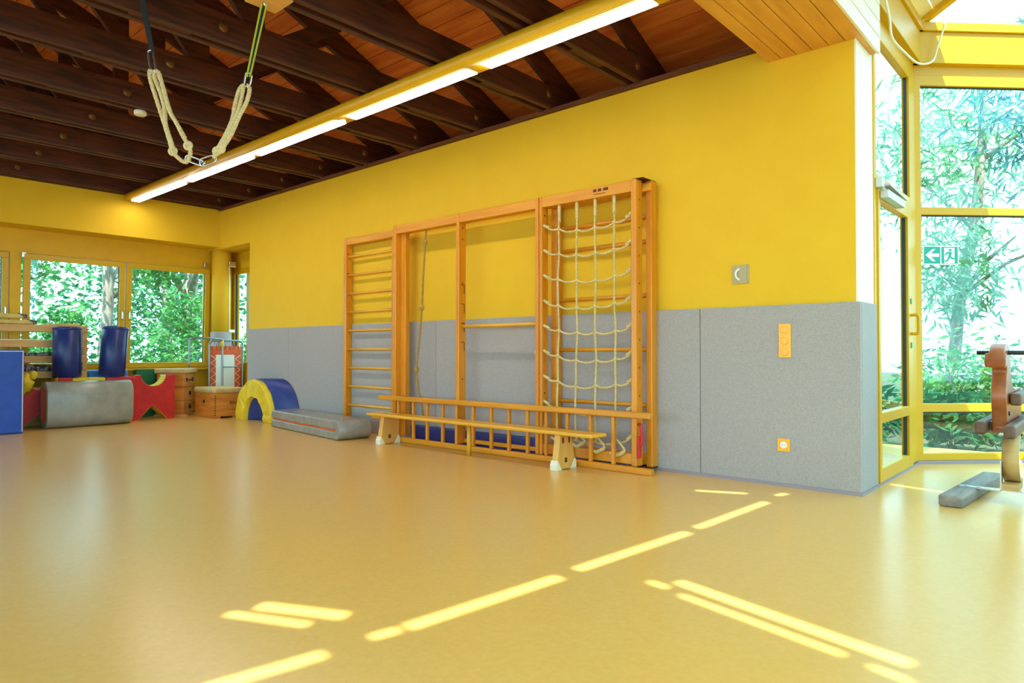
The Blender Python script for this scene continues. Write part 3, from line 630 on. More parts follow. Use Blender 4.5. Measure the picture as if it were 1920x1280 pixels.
# ================================================================ ladder lying on edge, bench, blue mat
ld = thing('wooden_ladder', (-4.62, 4.88, 0), 'orange wooden ladder lying on its long edge behind the bench', 'ladder')
bx(-6.40, -2.845, 4.865, 4.925, 0.455, 0.507).build('side_rail', 'gym_wood_x', ld, 0.01)
bx(-6.30, -2.835, 4.865, 4.925, 0.0, 0.052).build('side_rail', 'gym_wood_x', ld, 0.01)
for x in [-6.062, -5.804, -5.575, -5.33, -5.119, -4.879, -4.628, -4.395, -4.16, -3.935, -3.692, -3.443, -3.208]:
    bx(x - 0.016, x + 0.016, 4.877, 4.913, 0.05, 0.457).build('rung', 'gym_wood', ld, 0.009)
bn = thing('gym_bench', (-4.72, 4.70, 0), 'long low wooden gym bench with white plastic shoes', 'bench')
sb = MB().add([(-6.25, 4.585, .300), (-3.20, 4.555, .300), (-3.18, 4.755, .300), (-6.23, 4.785, .300), (-6.25, 4.585, .332), (-3.20, 4.555, .332), (-3.18, 4.755, .332), (-6.23, 4.785, .332)],
              [(0, 3, 2, 1), (4, 5, 6, 7), (0, 1, 5, 4), (1, 2, 6, 5), (2, 3, 7, 6), (3, 0, 4, 7)]).build('seat_board', 'bench_wood', bn, 0.012, segs=3)
bx(-6.19, -6.05, 4.62, 4.75, 0.272, 0.30).build('end_block', 'gym_wood_x', bn, 0.004)
for x, y in ((-6.02, 4.715), (-3.58, 4.685)):
    lgm = MB().prism([(y - .135, 0.005), (y + .135, 0.005), (y + .082, .30), (y - .082, .30)], YZ, x - .03, x + .03); lg = lgm.build('leg', 'bench_leg', bn, 0.006)
    for s in (-1, 1):
        MB().prism([(y + s * .142, 0), (y + s * .142, .045), (y + s * .128, .085), (y + s * .118, .085), (y + s * .062, 0)], YZ, x - .036, x + .036).build('shoe', 'shoe_white', lg, 0.004)
    bx(x + .030, x + .0315, y - .02, y + .012, .06, .10).build('stamp_mark', 'ink_dark', lg)
for dy in (-.055, .03): bx(-3.55, -3.5485, 4.685 + dy, 4.685 + dy + .022, .225, .275).build('stamp_mark', 'ink_dark', bn)
MB().cyl((-4.72, 4.675, 0.0), (-4.72, 4.675, 0.30), 0.022, 14).build('centre_leg', 'bench_wood', bn)
tag(bx(-6.07, -4.14, 5.075, 5.155, 0.0, 0.17).build('gym_mat', 'vinyl_blue', bevel=0.02, segs=3), 'dark blue vinyl mat on the floor behind the ladder', 'mat')

# ================================================================ folded mat, arch, vault boxes, trampoline
fm = thing('folded_mat', (-7.55, 4.8, 0), 'silver grey folded gym mat with orange lining beside the bench', 'mat')
def fbox(x0, x1, y0, y1, z0, z1): 
    m = MB().box(x0, x1, y0, y1, z0, z1); a = R(-8); c = Vector((-7.56, 4.80, 0))
    m.v = [Vector((c.x + v.x * math.cos(a) - v.y * math.sin(a), c.y + v.x * math.sin(a) + v.y * math.cos(a), v.z)) for v in m.v]; return m
fbox(-0.99, 0.95, -0.205, 0.205, 0.0, 0.098).build('lower_half', 'vinyl_grey', fm, 0.025, segs=3)
fbox(-0.99, 0.95, -0.205, 0.205, 0.112, 0.222).build('upper_half', 'vinyl_grey', fm, 0.025, segs=3)
fbox(-0.97, 0.93, -0.19, 0.19, 0.09, 0.12).build('lining', 'vinyl_orange', fm)
def froll():
    pr_ = arc(0.93, 0.111, 0.11, 0.111, -90, 90, 10); m = MB().prism([(p, q) for p, q in pr_], XZ, -0.205, 0.205, True); a = R(-8); c = Vector((-7.56, 4.80, 0))
    m.v = [Vector((c.x + v.x * math.cos(a) - v.y * math.sin(a), c.y + v.x * math.sin(a) + v.y * math.cos(a), v.z)) for v in m.v]; return m
froll().build('fold', 'vinyl_grey', fm, 0.015)
ar = thing('play_tunnel_arch', (-9.2, 5.05, 0), 'half-round foam tunnel arch with blue top and yellow front', 'foam arch')
def archshape(w0, w1, h0, h1, y0, y1, xs0, xs1):
    m = MB(); O0 = arc(0, 0, w0, h0, 0, 180, 20); I0 = arc(0, 0, w1, h1, 180, 0, 20); poly = O0 + I0; nn = len(poly)
    vs = [(xs0 + p, y0, q) for p, q in poly] + [(xs1 + p, y1, q) for p, q in poly]; fs = []
    for i in range(20):
        fs.append((i, i + 1, nn - 2 - i, nn - 1 - i)); fs.append((nn + i, nn + nn - 1 - i, nn + nn - 2 - i, nn + i + 1))
    m.add(vs, fs, False)
    o = len(m.v) - 2 * nn
    for i in range(nn):
        j = (i + 1) % nn; m.f.append((o + i, o + j, o + nn + j, o + nn + i)); m.s.append(True)
    return m
archshape(0.50, 0.30, 0.62, 0.36, 4.965, 5.15, -9.34, -9.02).build('arch_body', 'vinyl_navy', ar, 0.012)
fr = archshape(0.505, 0.295, 0.60, 0.355, 4.90, 4.97, -9.40, -9.36)
rr = random.Random(5)
fr.v = [v + Vector((rr.uniform(-.008, .008), rr.uniform(-.012, .012), (rr.uniform(-.008, .008) if v.z > .02 else 0))) for v in fr.v]
fr.build('front_cover', 'vinyl_yellow', ar, 0.006)
MB().prism(arc(-9.14, 0, 0.34, 0.34, 0, 180, 16), XZ, 5.12, 5.15).build('back_panel', 'vinyl_blue', ar)
# small vaulting box
vb = thing('vaulting_box', (-10.48, 4.95, 0), 'small single wooden vaulting box with tan padded lid beside the arch', 'vaulting box')
bx(-10.82, -10.15, 4.70, 5.155, 0.03, 0.375).build('body', 'vault_wood', vb, 0.004)
bx(-10.84, -10.13, 4.675, 5.157, 0.375, 0.46).build('padded_lid', 'vault_pad', vb, 0.035, segs=4)
for y in (4.70, 4.98): bx(-10.82, -10.15, y, y + .09, 0, 0.03).build('skid', 'vault_wood', vb)
bx(-10.55, -10.49, 4.698, 4.7005, 0.22, 0.27).build('grip_hole', 'black', vb)
for k in range(9): bx(-10.165, -10.1485, 4.699, 4.716, 0.045 + k * .036, 0.062 + k * .036).build('finger_joint', 'ink_dark', vb)
def text(par, s, loc, rot, size, m, name='lettering'):
    cu = bpy.data.curves.new(name, 'FONT'); cu.body = s; cu.size = size; cu.extrude = 0.0008; cu.align_x = 'CENTER'; cu.align_y = 'CENTER'
    try: cu.offset = size * 0.02
    except Exception: pass
    to = bpy.data.objects.new(name + '_tmp', cu); COL.objects.link(to)
    dg = bpy.context.evaluated_depsgraph_get(); me = bpy.data.meshes.new_from_object(to.evaluated_get(dg)); bpy.data.objects.remove(to)
    o = bpy.data.objects.new(name, me); COL.objects.link(o); o.parent = par; o.location = Vector(loc) - WORLD[par.name]; o.rotation_euler = rot
    me.materials.clear(); me.materials.append(MATS[m]); WORLD[o.name] = Vector((0, 0, 0)); return o
text(vb, 'BENZ', (-10.149, 5.00, 0.232), (R(90), 0, R(90)), 0.062, 'ink_dark')
# tall vaulting box, turned 45 degrees
tb = thing('vaulting_box', (-11.10, 4.56, 0), 'tall three-tier wooden vaulting box with tan padded top', 'vaulting box')
tc_, ta = Vector((-11.14, 4.57, 0)), R(42)
def trot(m):
    m.v = [Vector((tc_.x + v.x * math.cos(ta) - v.y * math.sin(ta), tc_.y + v.x * math.sin(ta) + v.y * math.cos(ta), v.z)) for v in m.v]; return m
for k, (z0, z1) in enumerate([(0.03, 0.24), (0.245, 0.455), (0.46, 0.665)]):
    tr_ = trot(bx(-0.25, 0.17, -0.17, 0.21, z0, z1)).build('tier', 'vault_wood', tb, 0.004)
    for (a, b) in ((-.10, -.05), (0.09, 0.14)) if k == 2 else ((0.0, 0.07),):
        trot(bx(0.168, 0.1715, a, b, z0 + .08, z0 + .14)).build('grip_hole', 'black', tr_)
        
trot(bx(0.172, 0.176, -.06, .10, .555, .575)).build('grip_rail', 'steel', tb)
trot(bx(-0.29, 0.20, -0.20, 0.24, 0.665, 0.745)).build('padded_lid', 'vault_pad', tb, 0.03, segs=4)
trot(bx(-0.28, 0.22, -0.20, -0.12, 0.0, 0.03)).build('skid', 'rack_wood', tb, 0.003); trot(bx(-0.28, 0.22, 0.14, 0.22, 0.0, 0.03)).build('skid', 'rack_wood', tb, 0.003)
# mini trampoline standing on edge in the niche
tp = thing('mini_trampoline', (-10.95, 5.24, 0), 'folded orange mini trampoline with laced white sheet in the niche', 'trampoline')
def rrect(x, y0, y1, z0, z1, r): 
    return [(x, a, b) for a, b in arc(y1 - r, z1 - r, r, r, 0, 90, 5) + arc(y0 + r, z1 - r, r, r, 90, 180, 5) + arc(y0 + r, z0 + r, r, r, 180, 270, 5) + arc(y1 - r, z0 + r, r, r, 270, 360, 5)]
MB().tube(rrect(-10.95, 4.975, 5.535, 0.02, 1.19, 0.08), 0.016, 10, True).build('tube_frame', 'tube_grey', tp)
for (a, b, c, d) in [(4.985, 5.505, 0.96, 1.10), (4.985, 5.09, 0.12, 0.96), (5.405, 5.505, 0.12, 0.96)]: bx(-10.985, -10.965, a, b, c, d).build('edge_pad', 'tramp_orange', tp, 0.004)
bx(-10.985, -10.970, 5.088, 5.407, 0.12, 0.962).build('jumping_sheet', 'tramp_sheet', tp)
lc = MB()
for side, ya, yb in ((0, 5.0, 5.085), (1, 5.495, 5.41)):
    P = [(-10.955, ya if i % 2 == 0 else yb, 0.95 - i * 0.06) for i in range(14)]
    MB().tube(P, 0.005, 5).build('lacing', 'plastic_white', tp)
P = [(-10.953, 5.02 + i * 0.036, 1.18 if i % 2 == 0 else 1.04) for i in range(14)]
MB().tube(P, 0.005, 5).build('lacing', 'plastic_white', tp)
MB().tube(spline([(-10.78, 4.585, 0.77), (-10.78, 4.585, 1.14), (-10.78, 4.60, 1.20), (-10.78, 4.66, 1.225), (-10.80, 4.85, 1.225), (-10.84, 5.06, 1.215), (-10.85, 5.13, 1.20), (-10.86, 5.145, 1.12), (-10.86, 5.145, 0.5), (-10.86, 5.145, 0.02)], 5), 0.016, 10).build('folding_leg', 'tube_grey', tp)
MB().tube([(-10.86, 5.145, 1.08), (-10.86, 5.145, 1.19)], 0.024, 10).build('grip_sleeve', 'vinyl_yellow', tp)
MB().cyl((-10.86, 5.145, 0.76), (-10.90, 5.42, 0.76), 0.010, 8).build('cross_strut', 'tube_grey', tp)
tag(bx(-11.07, -11.03, 5.30, 5.58, 0.0, 1.10).build('plywood_board', 'vault_wood', bevel=0.004), 'red-brown wooden board standing behind the mini trampoline', 'board')

# ================================================================ foam blocks and mats on the left
def bridge(name, y0, y1, xf, xb, h, label, cat='foam block'):
    o = thing(name, ((xf + xb) / 2, (y0 + y1) / 2, 0), label, cat)
    yc = (y0 + y1) / 2 ; w2 = (y1 - y0)
    top = arc(yc - .02, h, 0.175, 0.165, 180, 360, 12)
    poly = [(y0, 0), (y0 + 0.05, 0), (yc - 0.03, 0.22), (y1 - 0.10, 0), (y1, 0), (y1, h)] + top[::-1] + [(y0, h)]
    MB().prism(poly, YZ, xb, xf).build('body', 'vinyl_red', o)
    inner_ = MB(); n_ = len(top)
    for i in range(n_ - 1):
        (a, b), (c, d) = top[i], top[i + 1]
        inner_.add([(xf + .001, a, b + .004), (xf + .001, c, d + .004), (xb - .001, c, d + .004), (xb - .001, a, b + .004), (xf + .001, a, b - .003), (xf + .001, c, d - .003), (xb - .001, c, d - .003), (xb - .001, a, b - .003)],
                   [(0, 1, 2, 3), (7, 6, 5, 4), (0, 4, 5, 1), (1, 5, 6, 2), (2, 6, 7, 3), (3, 7, 4, 0)], True)
    inner_.build('cutout_lining', 'vinyl_yellow', o)
    l2 = MB()
    for (a, b), (c, d) in (((y0 + 0.05, 0), (yc - 0.03, 0.22)), ((yc - 0.03, 0.22), (y1 - 0.10, 0))):
        l2.add([(xf + .001, a, b), (xf + .001, c, d), (xb - .001, c, d), (xb - .001, a, b), (xf + .001, a, b - .004), (xf + .001, c, d - .004), (xb - .001, c, d - .004), (xb - .001, a, b - .004)],
               [(0, 1, 2, 3), (7, 6, 5, 4), (0, 4, 5, 1), (1, 5, 6, 2), (2, 6, 7, 3), (3, 7, 4, 0)])
    l2.build('notch_lining', 'vinyl_yellow', o)
    return o
bridge('foam_bridge_block', 3.80, 4.37, -10.78, -11.0, 0.66, 'red foam block with yellow half-round cut-out beside the tall vaulting box')
bridge('foam_bridge_block', 2.35, 2.98, -10.71, -11.015, 0.655, 'dark red foam block behind the blue cube and below the first blue roll')
tag(bx(-11.015, -10.71, 2.985, 3.40, 0, 0.645).build('foam_block', 'vinyl_yellow', bevel=0.015), 'yellow foam block hidden behind the rolled grey mat', 'foam block')
tag(bx(-11.015, -10.71, 3.405, 3.79, 0, 0.645).build('foam_block', 'vinyl_red', bevel=0.015), 'plain red foam block under the leaning blue roll', 'foam block')
tag(bx(-11.28, -11.09, 3.30, 3.82, 0, 0.74).build('foam_block', 'vinyl_sky', bevel=0.03), 'light blue foam block standing below the window between the blue rolls', 'foam block')
tag(bx(-11.42, -11.31, 4.02, 4.30, 0, 0.74).build('foam_block', 'vinyl_green', bevel=0.015), 'dark green foam block peeking out behind the red cut-out block', 'foam block')
cu_ = thing('foam_cube', (-10.45, 1.8, 0), 'large bright blue foam cube at the left edge of the photo', 'foam cube')
bx(-10.75, -10.12, 1.30, 2.305, 0, 1.03).build('body', 'vinyl_blue_bright', cu_, 0.025, segs=3)
MB().tube([(-10.118, 1.32, 1.012), (-10.118, 2.287, 1.012), (-10.118, 2.287, 0.02)], 0.006, 6).build('piping', 'plastic_white', cu_)
# rolled grey mat: hollow rounded ring section, orange inside
rm = thing('rolled_mat', (-10.68, 3.12, 0), 'silver grey mat folded into a hollow block with orange inside', 'mat')
def ringshape(oy0, oy1, t_, x0, x1, z0, z1, r):
    def rr_(a0, a1, b0, b1, r): return arc(a1 - r, b1 - r, r, r, 0, 90, 6) + arc(a0 + r, b1 - r, r, r, 90, 180, 6) + arc(a0 + r, b0 + r, r, r, 180, 270, 6) + arc(a1 - r, b0 + r, r, r, 270, 360, 6)
    O = rr_(x0, x1, z0, z1, r); I = rr_(x0 + t_, x1 - t_, z0 + t_, z1 - t_, max(r - t_, .04)); n_ = len(O)
    m = MB(); m.add([(p, oy0, q) for p, q in O] + [(p, oy1, q) for p, q in O] + [(p, oy0, q) for p, q in I] + [(p, oy1, q) for p, q in I], [])
    for i in range(n_):
        j = (i + 1) % n_
        for f in ((i, j, n_ + j, n_ + i), (2 * n_ + j, 2 * n_ + i, 3 * n_ + i, 3 * n_ + j)): m.f.append(f); m.s.append(True)
        for f in ((j, i, 2 * n_ + i, 2 * n_ + j), (n_ + i, n_ + j, 3 * n_ + j, 3 * n_ + i)): m.f.append(f); m.s.append(False)
    return m
ringshape(2.605, 3.64, 0.075, -10.70, -10.34, 0.0, 0.612, 0.16).build('mat_body', 'vinyl_grey', rm, 0.012, segs=2)
ringshape(2.612, 3.63, 0.012, -10.627, -10.413, 0.073, 0.539, 0.08).build('lining', 'vinyl_orange', rm)
MB().bar((-10.345, 2.63, 0.455), (-10.345, 3.62, 0.44), 0.012, 0.014).build('closing_flap', 'vinyl_grey', rm, 0.004)
# blue rolls
def roll(c, z0, h, r, label, tiltx=0):
    o = thing('foam_roll', (c[0], c[1], z0), label, 'foam roll', 'blue foam rolls')
    MB().lathe((c[0], c[1], z0), [(r - .012, 0), (r, 0.012), (r, h - .05), (r - .004, h - .047), (r - .004, h - .043), (r, h - .04), (r, h - .012), (r - .012, h)], 36).build('cover', 'vinyl_blue', o)
    MB().tube([(c[0] + r * .72, c[1] + r * .72, z0 + .03), (c[0] + r * .72, c[1] + r * .72, z0 + h - .05)], 0.006, 6).build('seam', 'vinyl_blue', o)
    o.rotation_euler = (R(tiltx), 0, 0); return o
roll((-10.86, 2.962), 0.66, 0.69, 0.172, 'upright dark blue foam roll in front of the wooden step boxes')
roll((-10.86, 3.52), 0.659, 0.71, 0.170, 'leaning dark blue foam roll in front of the window handles', -4)
# yellow cloth bag
yb = MB(); yb.blob((-10.65, 2.42, 0.60), 0.06, 0.10, 0.14, 16, 10)
rr = random.Random(9); yb.v = [v + Vector((rr.uniform(-.015, .015), rr.uniform(-.02, .02), rr.uniform(-.015, .015))) for v in yb.v]
yb.blob((-10.64, 2.52, 0.70), 0.035, 0.05, 0.06, 12, 8)
tag(yb.build('cloth_bag', 'vinyl_yellow'), 'crumpled yellow cloth bag squeezed beside the blue cube', 'bag')
# stacked wooden step boxes with sacks
for k in range(4):
    zt = 1.375 - 0.212 * k
    o = thing('step_box', (-11.2, 2.4, zt - 0.21), ['topmost wooden step box of the stack before the window', 'second wooden step box from the top of the stack', 'third wooden step box from the top of the stack', 'lowest visible wooden step box of the stack'][k], 'step box', 'stacked wooden step boxes')
    bx(-11.38, -11.035, 1.4, 3.262, zt - 0.095, zt).build('top_board', 'rack_wood', o, 0.006)
    bx(-11.37, -11.045, 3.205, 3.26, zt - 0.210, zt - 0.095).build('side_panel', 'rack_wood', o, 0.004); bx(-11.37, -11.045, 1.402, 1.46, zt - 0.210, zt - 0.095).build('side_panel', 'rack_wood', o, 0.004)
z4 = 1.375 - 0.212 * 4
for k_ in range(1, 3):
    pass
tag(bx(-11.36, -11.05, 1.42, 3.25, 0.0, z4 - 0.002).build('base_crate', 'rack_wood', bevel=0.005), 'wooden base crate carrying the stack of step boxes', 'crate')
def sack(x, y0, y1, z, r, label, m='cloth_cream'):
    o = thing('cloth_sack', (x, (y0 + y1) / 2, z), label, 'sack'); n_ = 10; P = [Vector((x + .01 * math.sin(i), y0 + (y1 - y0) * i / n_, z + r * 0.8)) for i in range(n_ + 1)]
    b = MB().tube(P, [r * (0.8 + 0.25 * random.random()) for _ in P], 12); b.v = [Vector((v.x, v.y, z + (v.z - z) * 0.8 if v.z > z + .003 else z + .003)) for v in b.v]
    b.build('fabric', m, o)
    q = MB().tube([(x, y1 - .05, z + r * .75), (x, y1 + .05, z + r * .7)], [r * .9, r * .55], 12); q.v = [Vector((v.x, v.y, max(v.z, z + .004))) for v in q.v]; q.build('patterned_end', 'cloth_dark', o)
    return o
sack(-11.15, 2.0, 2.62, 1.376, 0.05, 'cream cloth sack with a dark patterned end lying on the step boxes')
sack(-11.20, 1.9, 2.52, 1.455, 0.05, 'upper cream cloth sack on top of the other one')
tag(bx(-11.30, -11.06, 2.78, 3.18, 1.376, 1.40).build('folded_cloth', 'cloth_cream', bevel=0.01), 'flat folded cream cloth on the step boxes behind the blue roll', 'cloth')
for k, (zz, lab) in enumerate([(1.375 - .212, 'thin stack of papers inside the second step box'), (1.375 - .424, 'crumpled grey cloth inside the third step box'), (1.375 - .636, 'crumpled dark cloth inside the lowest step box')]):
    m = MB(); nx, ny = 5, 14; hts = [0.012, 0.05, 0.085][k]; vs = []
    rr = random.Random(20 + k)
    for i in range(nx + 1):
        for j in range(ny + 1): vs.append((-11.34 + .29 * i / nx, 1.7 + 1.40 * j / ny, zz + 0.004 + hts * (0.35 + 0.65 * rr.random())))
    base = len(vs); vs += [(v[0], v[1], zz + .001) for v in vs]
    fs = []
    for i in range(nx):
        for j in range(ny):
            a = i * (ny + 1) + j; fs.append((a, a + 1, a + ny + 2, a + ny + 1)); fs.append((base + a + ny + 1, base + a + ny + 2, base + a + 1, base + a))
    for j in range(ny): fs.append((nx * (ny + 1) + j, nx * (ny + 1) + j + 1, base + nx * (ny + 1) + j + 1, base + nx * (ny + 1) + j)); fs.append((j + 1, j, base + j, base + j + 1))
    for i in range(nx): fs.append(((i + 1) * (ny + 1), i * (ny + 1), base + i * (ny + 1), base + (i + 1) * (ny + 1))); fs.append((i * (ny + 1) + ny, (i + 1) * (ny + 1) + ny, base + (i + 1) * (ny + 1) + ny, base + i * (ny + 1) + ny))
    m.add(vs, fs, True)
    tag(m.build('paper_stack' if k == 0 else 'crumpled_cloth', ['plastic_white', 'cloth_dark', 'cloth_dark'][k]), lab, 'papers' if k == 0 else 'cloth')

# ================================================================ wall fittings
kn = thing('door_intercom', (-2.23, 5.19, 1.53), 'small square grey wall plate with a knob on the yellow wall', 'wall plate')
bx(-2.285, -2.165, 5.182, 5.19, 1.535, 1.685).build('plate', 'plastic_grey', kn, 0.003)
bx(-2.150, -2.163, 5.186, 5.19, 1.535, 1.685).build('mounting_shadow_strip', 'plastic_grey', kn)
MB().tube(spline([(-2.225, 5.18, 1.655), (-2.245, 5.165, 1.63), (-2.245, 5.165, 1.59), (-2.225, 5.18, 1.565)], 5), 0.008, 8).build('hook', 'plastic_white', kn)
swp = thing('light_switch', (-1.867, 5.16, 0.96), 'tall orange triple switch plate on the grey wall pad', 'switch')
bx(-1.912, -1.822, 5.150, 5.16, 0.96, 1.212).build('plate', 'plastic_orange', swp, 0.003)
for z in (1.17, 1.085, 1.002): MB().lathe((-1.867, 5.151, z), [(0.028, 0), (0.028, -0.005), (0.024, -0.007)], 20, 'y').build('button', 'plastic_orange', swp)
sk_ = thing('power_socket', (-1.88, 5.16, 0.26), 'square orange power socket low on the grey wall pad', 'socket')
bx(-1.926, -1.834, 5.150, 5.16, 0.262, 0.356).build('plate', 'plastic_orange', sk_, 0.003)
MB().lathe((-1.88, 5.151, 0.309), [(0.026, 0), (0.026, -0.004), (0.021, -0.005), (0.001, -0.0045)], 20, 'y').build('insert', 'plastic_white', sk_)
for dx in (-.009, .009): MB().cyl((-1.88 + dx, 5.1468, 0.309), (-1.88 + dx, 5.1455, 0.309), 0.003, 8).build('pin_hole', 'black', sk_)
# emergency exit sign on the angled pane
A, t, n, L = seg(P1, P2)
ex = thing('exit_sign', A + t * 0.227 + n * 0.004 + Vector((0, 0, 1.795)), 'green and white emergency exit sign with arrow and running figure on the glass', 'sign')
sbox(A, t, n, 0.055, 0.392, 0.001, 0.005, 1.788, 1.958).build('border', 'sign_white', ex)
sbox(A, t, n, 0.066, 0.218, 0.005, 0.0065, 1.797, 1.949).build('arrow_field', 'sign_green', ex)
sbox(A, t, n, 0.230, 0.382, 0.005, 0.0065, 1.797, 1.949).build('figure_field', 'sign_green', ex)
def sgn(poly, d0, d1, m, name, cx, cz, sc):
    MB().prism([(cx + p * sc, cz + q * sc) for p, q in poly], lambda p, q, d: tuple(A + t * p + n * d + Vector((0, 0, q))), d0, d1).build(name, m, ex)
sgn([(-.42, 0), (.02, .36), (.20, .36), (-.08, .10), (.42, .10), (.42, -.10), (-.08, -.10), (.20, -.36), (.02, -.36)], .0065, .008, 'sign_white', 'arrow', 0.142, 1.873, 0.152)
sgn([(-.32, -.5), (.32, -.5), (.32, .42), (-.32, .42)], .0065, .0075, 'sign_white', 'doorway', 0.302, 1.877, 0.152)
c3 = (0.302, 1.877)
sgn(arc(.05, .28, .085, .085, 0, 350, 12), .0075, .009, 'sign_green', 'figure_head', c3[0], c3[1], 0.152)
sgn([(-.02, .18), (.16, .16), (.10, -.10), (.24, -.18), (.42, -.18), (.42, -.26), (.18, -.27), (.02, -.17), (-.10, -.40), (-.30, -.42), (-.30, -.34), (-.16, -.32), (-.06, -.08), (-.05, .06), (-.14, .08), (-.24, -.04), (-.30, .0), (-.18, .16)], .0075, .009, 'sign_green', 'figure_body', c3[0], c3[1], 0.152)
# white cable
cb = MB().tube(spline([(-1.275, 5.56, 3.66), (-1.275, 5.72, 3.52), (-1.275, 5.80, 3.40), (-1.275, 6.20, 3.42), (-1.26, 6.62, 3.46), (-1.22, 6.98, 3.58), (-1.183, 7.02, 3.715), (-1.127, 7.05, 3.929), (-1.097, 7.06, 4.06)], 8), 0.009, 8)
tag(cb.build('hanging_cable', 'plastic_white'), 'loose white cable looping down from the glass roof over the door', 'cable')

# ================================================================ rocking toy at the right edge
rk = thing('seesaw_rider', (-0.56, 5.8, 0), 'wooden spring rider with black handlebar at the right edge', 'rocking toy')
pf = [(5.50, .895), (5.455, .91), (5.44, .955), (5.455, 1.0), (5.50, 1.035), (5.57, 1.055), (5.68, 1.05), (5.76, 1.01), (5.79, .93), (5.79, .86), (5.88, .78), (6.05, .74), (6.35, .74), (6.42, .68), (6.42, .50), (6.35, .46), (5.62, .46), (5.57, .50), (5.55, .60), (5.525, .70), (5.55, .80), (5.585, .87), (5.56, .90)]
MB().prism([(p.x, p.y) for p in spline([(a, b, 0) for a, b in pf], 4, True)], YZ, -0.648, -0.562, True).build('body_panel', 'rocker_wood', rk, 0.008)
MB().prism([(5.445, .90), (5.435, .955), (5.455, .995), (5.56, .995), (5.56, .90)], YZ, -0.672, -0.555).build('nose_block', 'rocker_wood', rk, 0.012)
MB().cyl((-0.735, 5.62, 0.997), (-0.40, 5.62, 0.997), 0.0145, 14).build('handlebar', 'black', rk)
bx(-0.735, -0.668, 5.46, 6.30, 0.455, 0.54).build('foot_bar', 'rocker_dark', rk, 0.018, segs=3)
bx(-0.556, -0.492, 5.27, 6.30, 0.455, 0.54).build('foot_bar', 'rocker_dark', rk, 0.018, segs=3)
bx(-0.556, -0.490, 5.62, 6.35, 0.645, 0.725).build('seat_bar', 'rocker_dark', rk, 0.015, segs=3)
bx(-0.668, -0.556, 5.62, 5.70, 0.47, 0.53).build('cross_block', 'rocker_dark', rk)
MB().cyl((-0.561, 5.64, 0.59), (-0.555, 5.64, 0.59), 0.014, 10).build('bolt_head', 'black', rk)
cs_o = arc(5.78, 0.285, 0.20, 0.165, 80, 280, 18); cs_i = arc(5.78, 0.285, 0.178, 0.143, 280, 80, 18)
MB().prism(cs_o + cs_i, YZ, -0.60, -0.505, True).build('plywood_spring', 'rocker_pale', rk)
bx(-0.60, -0.505, 5.72, 5.90, 0.43, 0.46).build('spring_cap', 'rocker_pale', rk)
def plank(cx, sg):
    m = MB().box(-.068, .068, -.62, .62, 0, .075); a = R(-4 * sg); m.v = [Vector((cx + v.x * math.cos(a) - v.y * math.sin(a), 5.80 + v.x * math.sin(a) + v.y * math.cos(a), v.z)) for v in m.v]
    return m.build('base_plank', 'plank_grey', rk, 0.014, segs=3)
plank(-0.787, 1); plank(-0.33, -1)
MB().bar((-0.84, 5.60, 0.079), (-0.28, 5.60, 0.079), 0.06, 0.008).build('steel_bracket', 'steel', rk)
MB().bar((-0.603, 5.60, 0.079), (-0.603, 5.60, 0.27), 0.06, 0.008, (1, 0, 0)).build('steel_bracket', 'steel', rk)
bx(-0.60, -0.505, 5.57, 5.80, 0.083, 0.125).build('spring_foot', 'rocker_pale', rk)
for x in (-0.80, -0.73): MB().cyl((x, 5.60, 0.083), (x, 5.60, 0.088), 0.012, 10).build('screw', 'steel', rk)

# ================================================================ outside: ground, trees, shrubs
struct(bx(-40, 25, -20, 45, -0.5, -0.2).build('ground', 'ground'))
def leaves(mb, c, rad, n, size, rnd, narrow=0.5, droop=0.0):
    c = Vector(c)
    for _ in range(n):
        while True:
            p = Vector((rnd.uniform(-1, 1), rnd.uniform(-1, 1), rnd.uniform(-1, 1)))
            if p.length <= 1: break
        p = p * (0.55 + 0.45 * rnd.random()) if p.length > .1 else p
        q = c + Vector((p.x * rad[0], p.y * rad[1], p.z * rad[2]))
        if q.z < -0.15: continue
        d = Vector((rnd.gauss(0, 1), rnd.gauss(0, 1), rnd.gauss(0, .6) - droop)).normalized(); s = d.orthogonal().normalized()
        s = (Matrix.Rotation(rnd.uniform(0, 6.28), 3, d) @ s); L_ = size * rnd.uniform(.6, 1.3); W = L_ * narrow
        o = len(mb.v); mb.v += [q, q + d * L_ * .45 + s * W * .5, q + d * L_, q + d * L_ * .45 - s * W * .5]; mb.f.append((o, o + 1, o + 2, o + 3)); mb.s.append(False)
def fastbuild(mb, name, m, parent):
    me = bpy.data.meshes.new(name); off = WORLD[parent.name]; me.from_pydata([v - off for v in mb.v], [], mb.f); me.materials.append(MATS[m])
    o = bpy.data.objects.new(name, me); COL.objects.link(o); o.parent = parent; WORLD[o.name] = off; o['kind'] = 'stuff'; return o
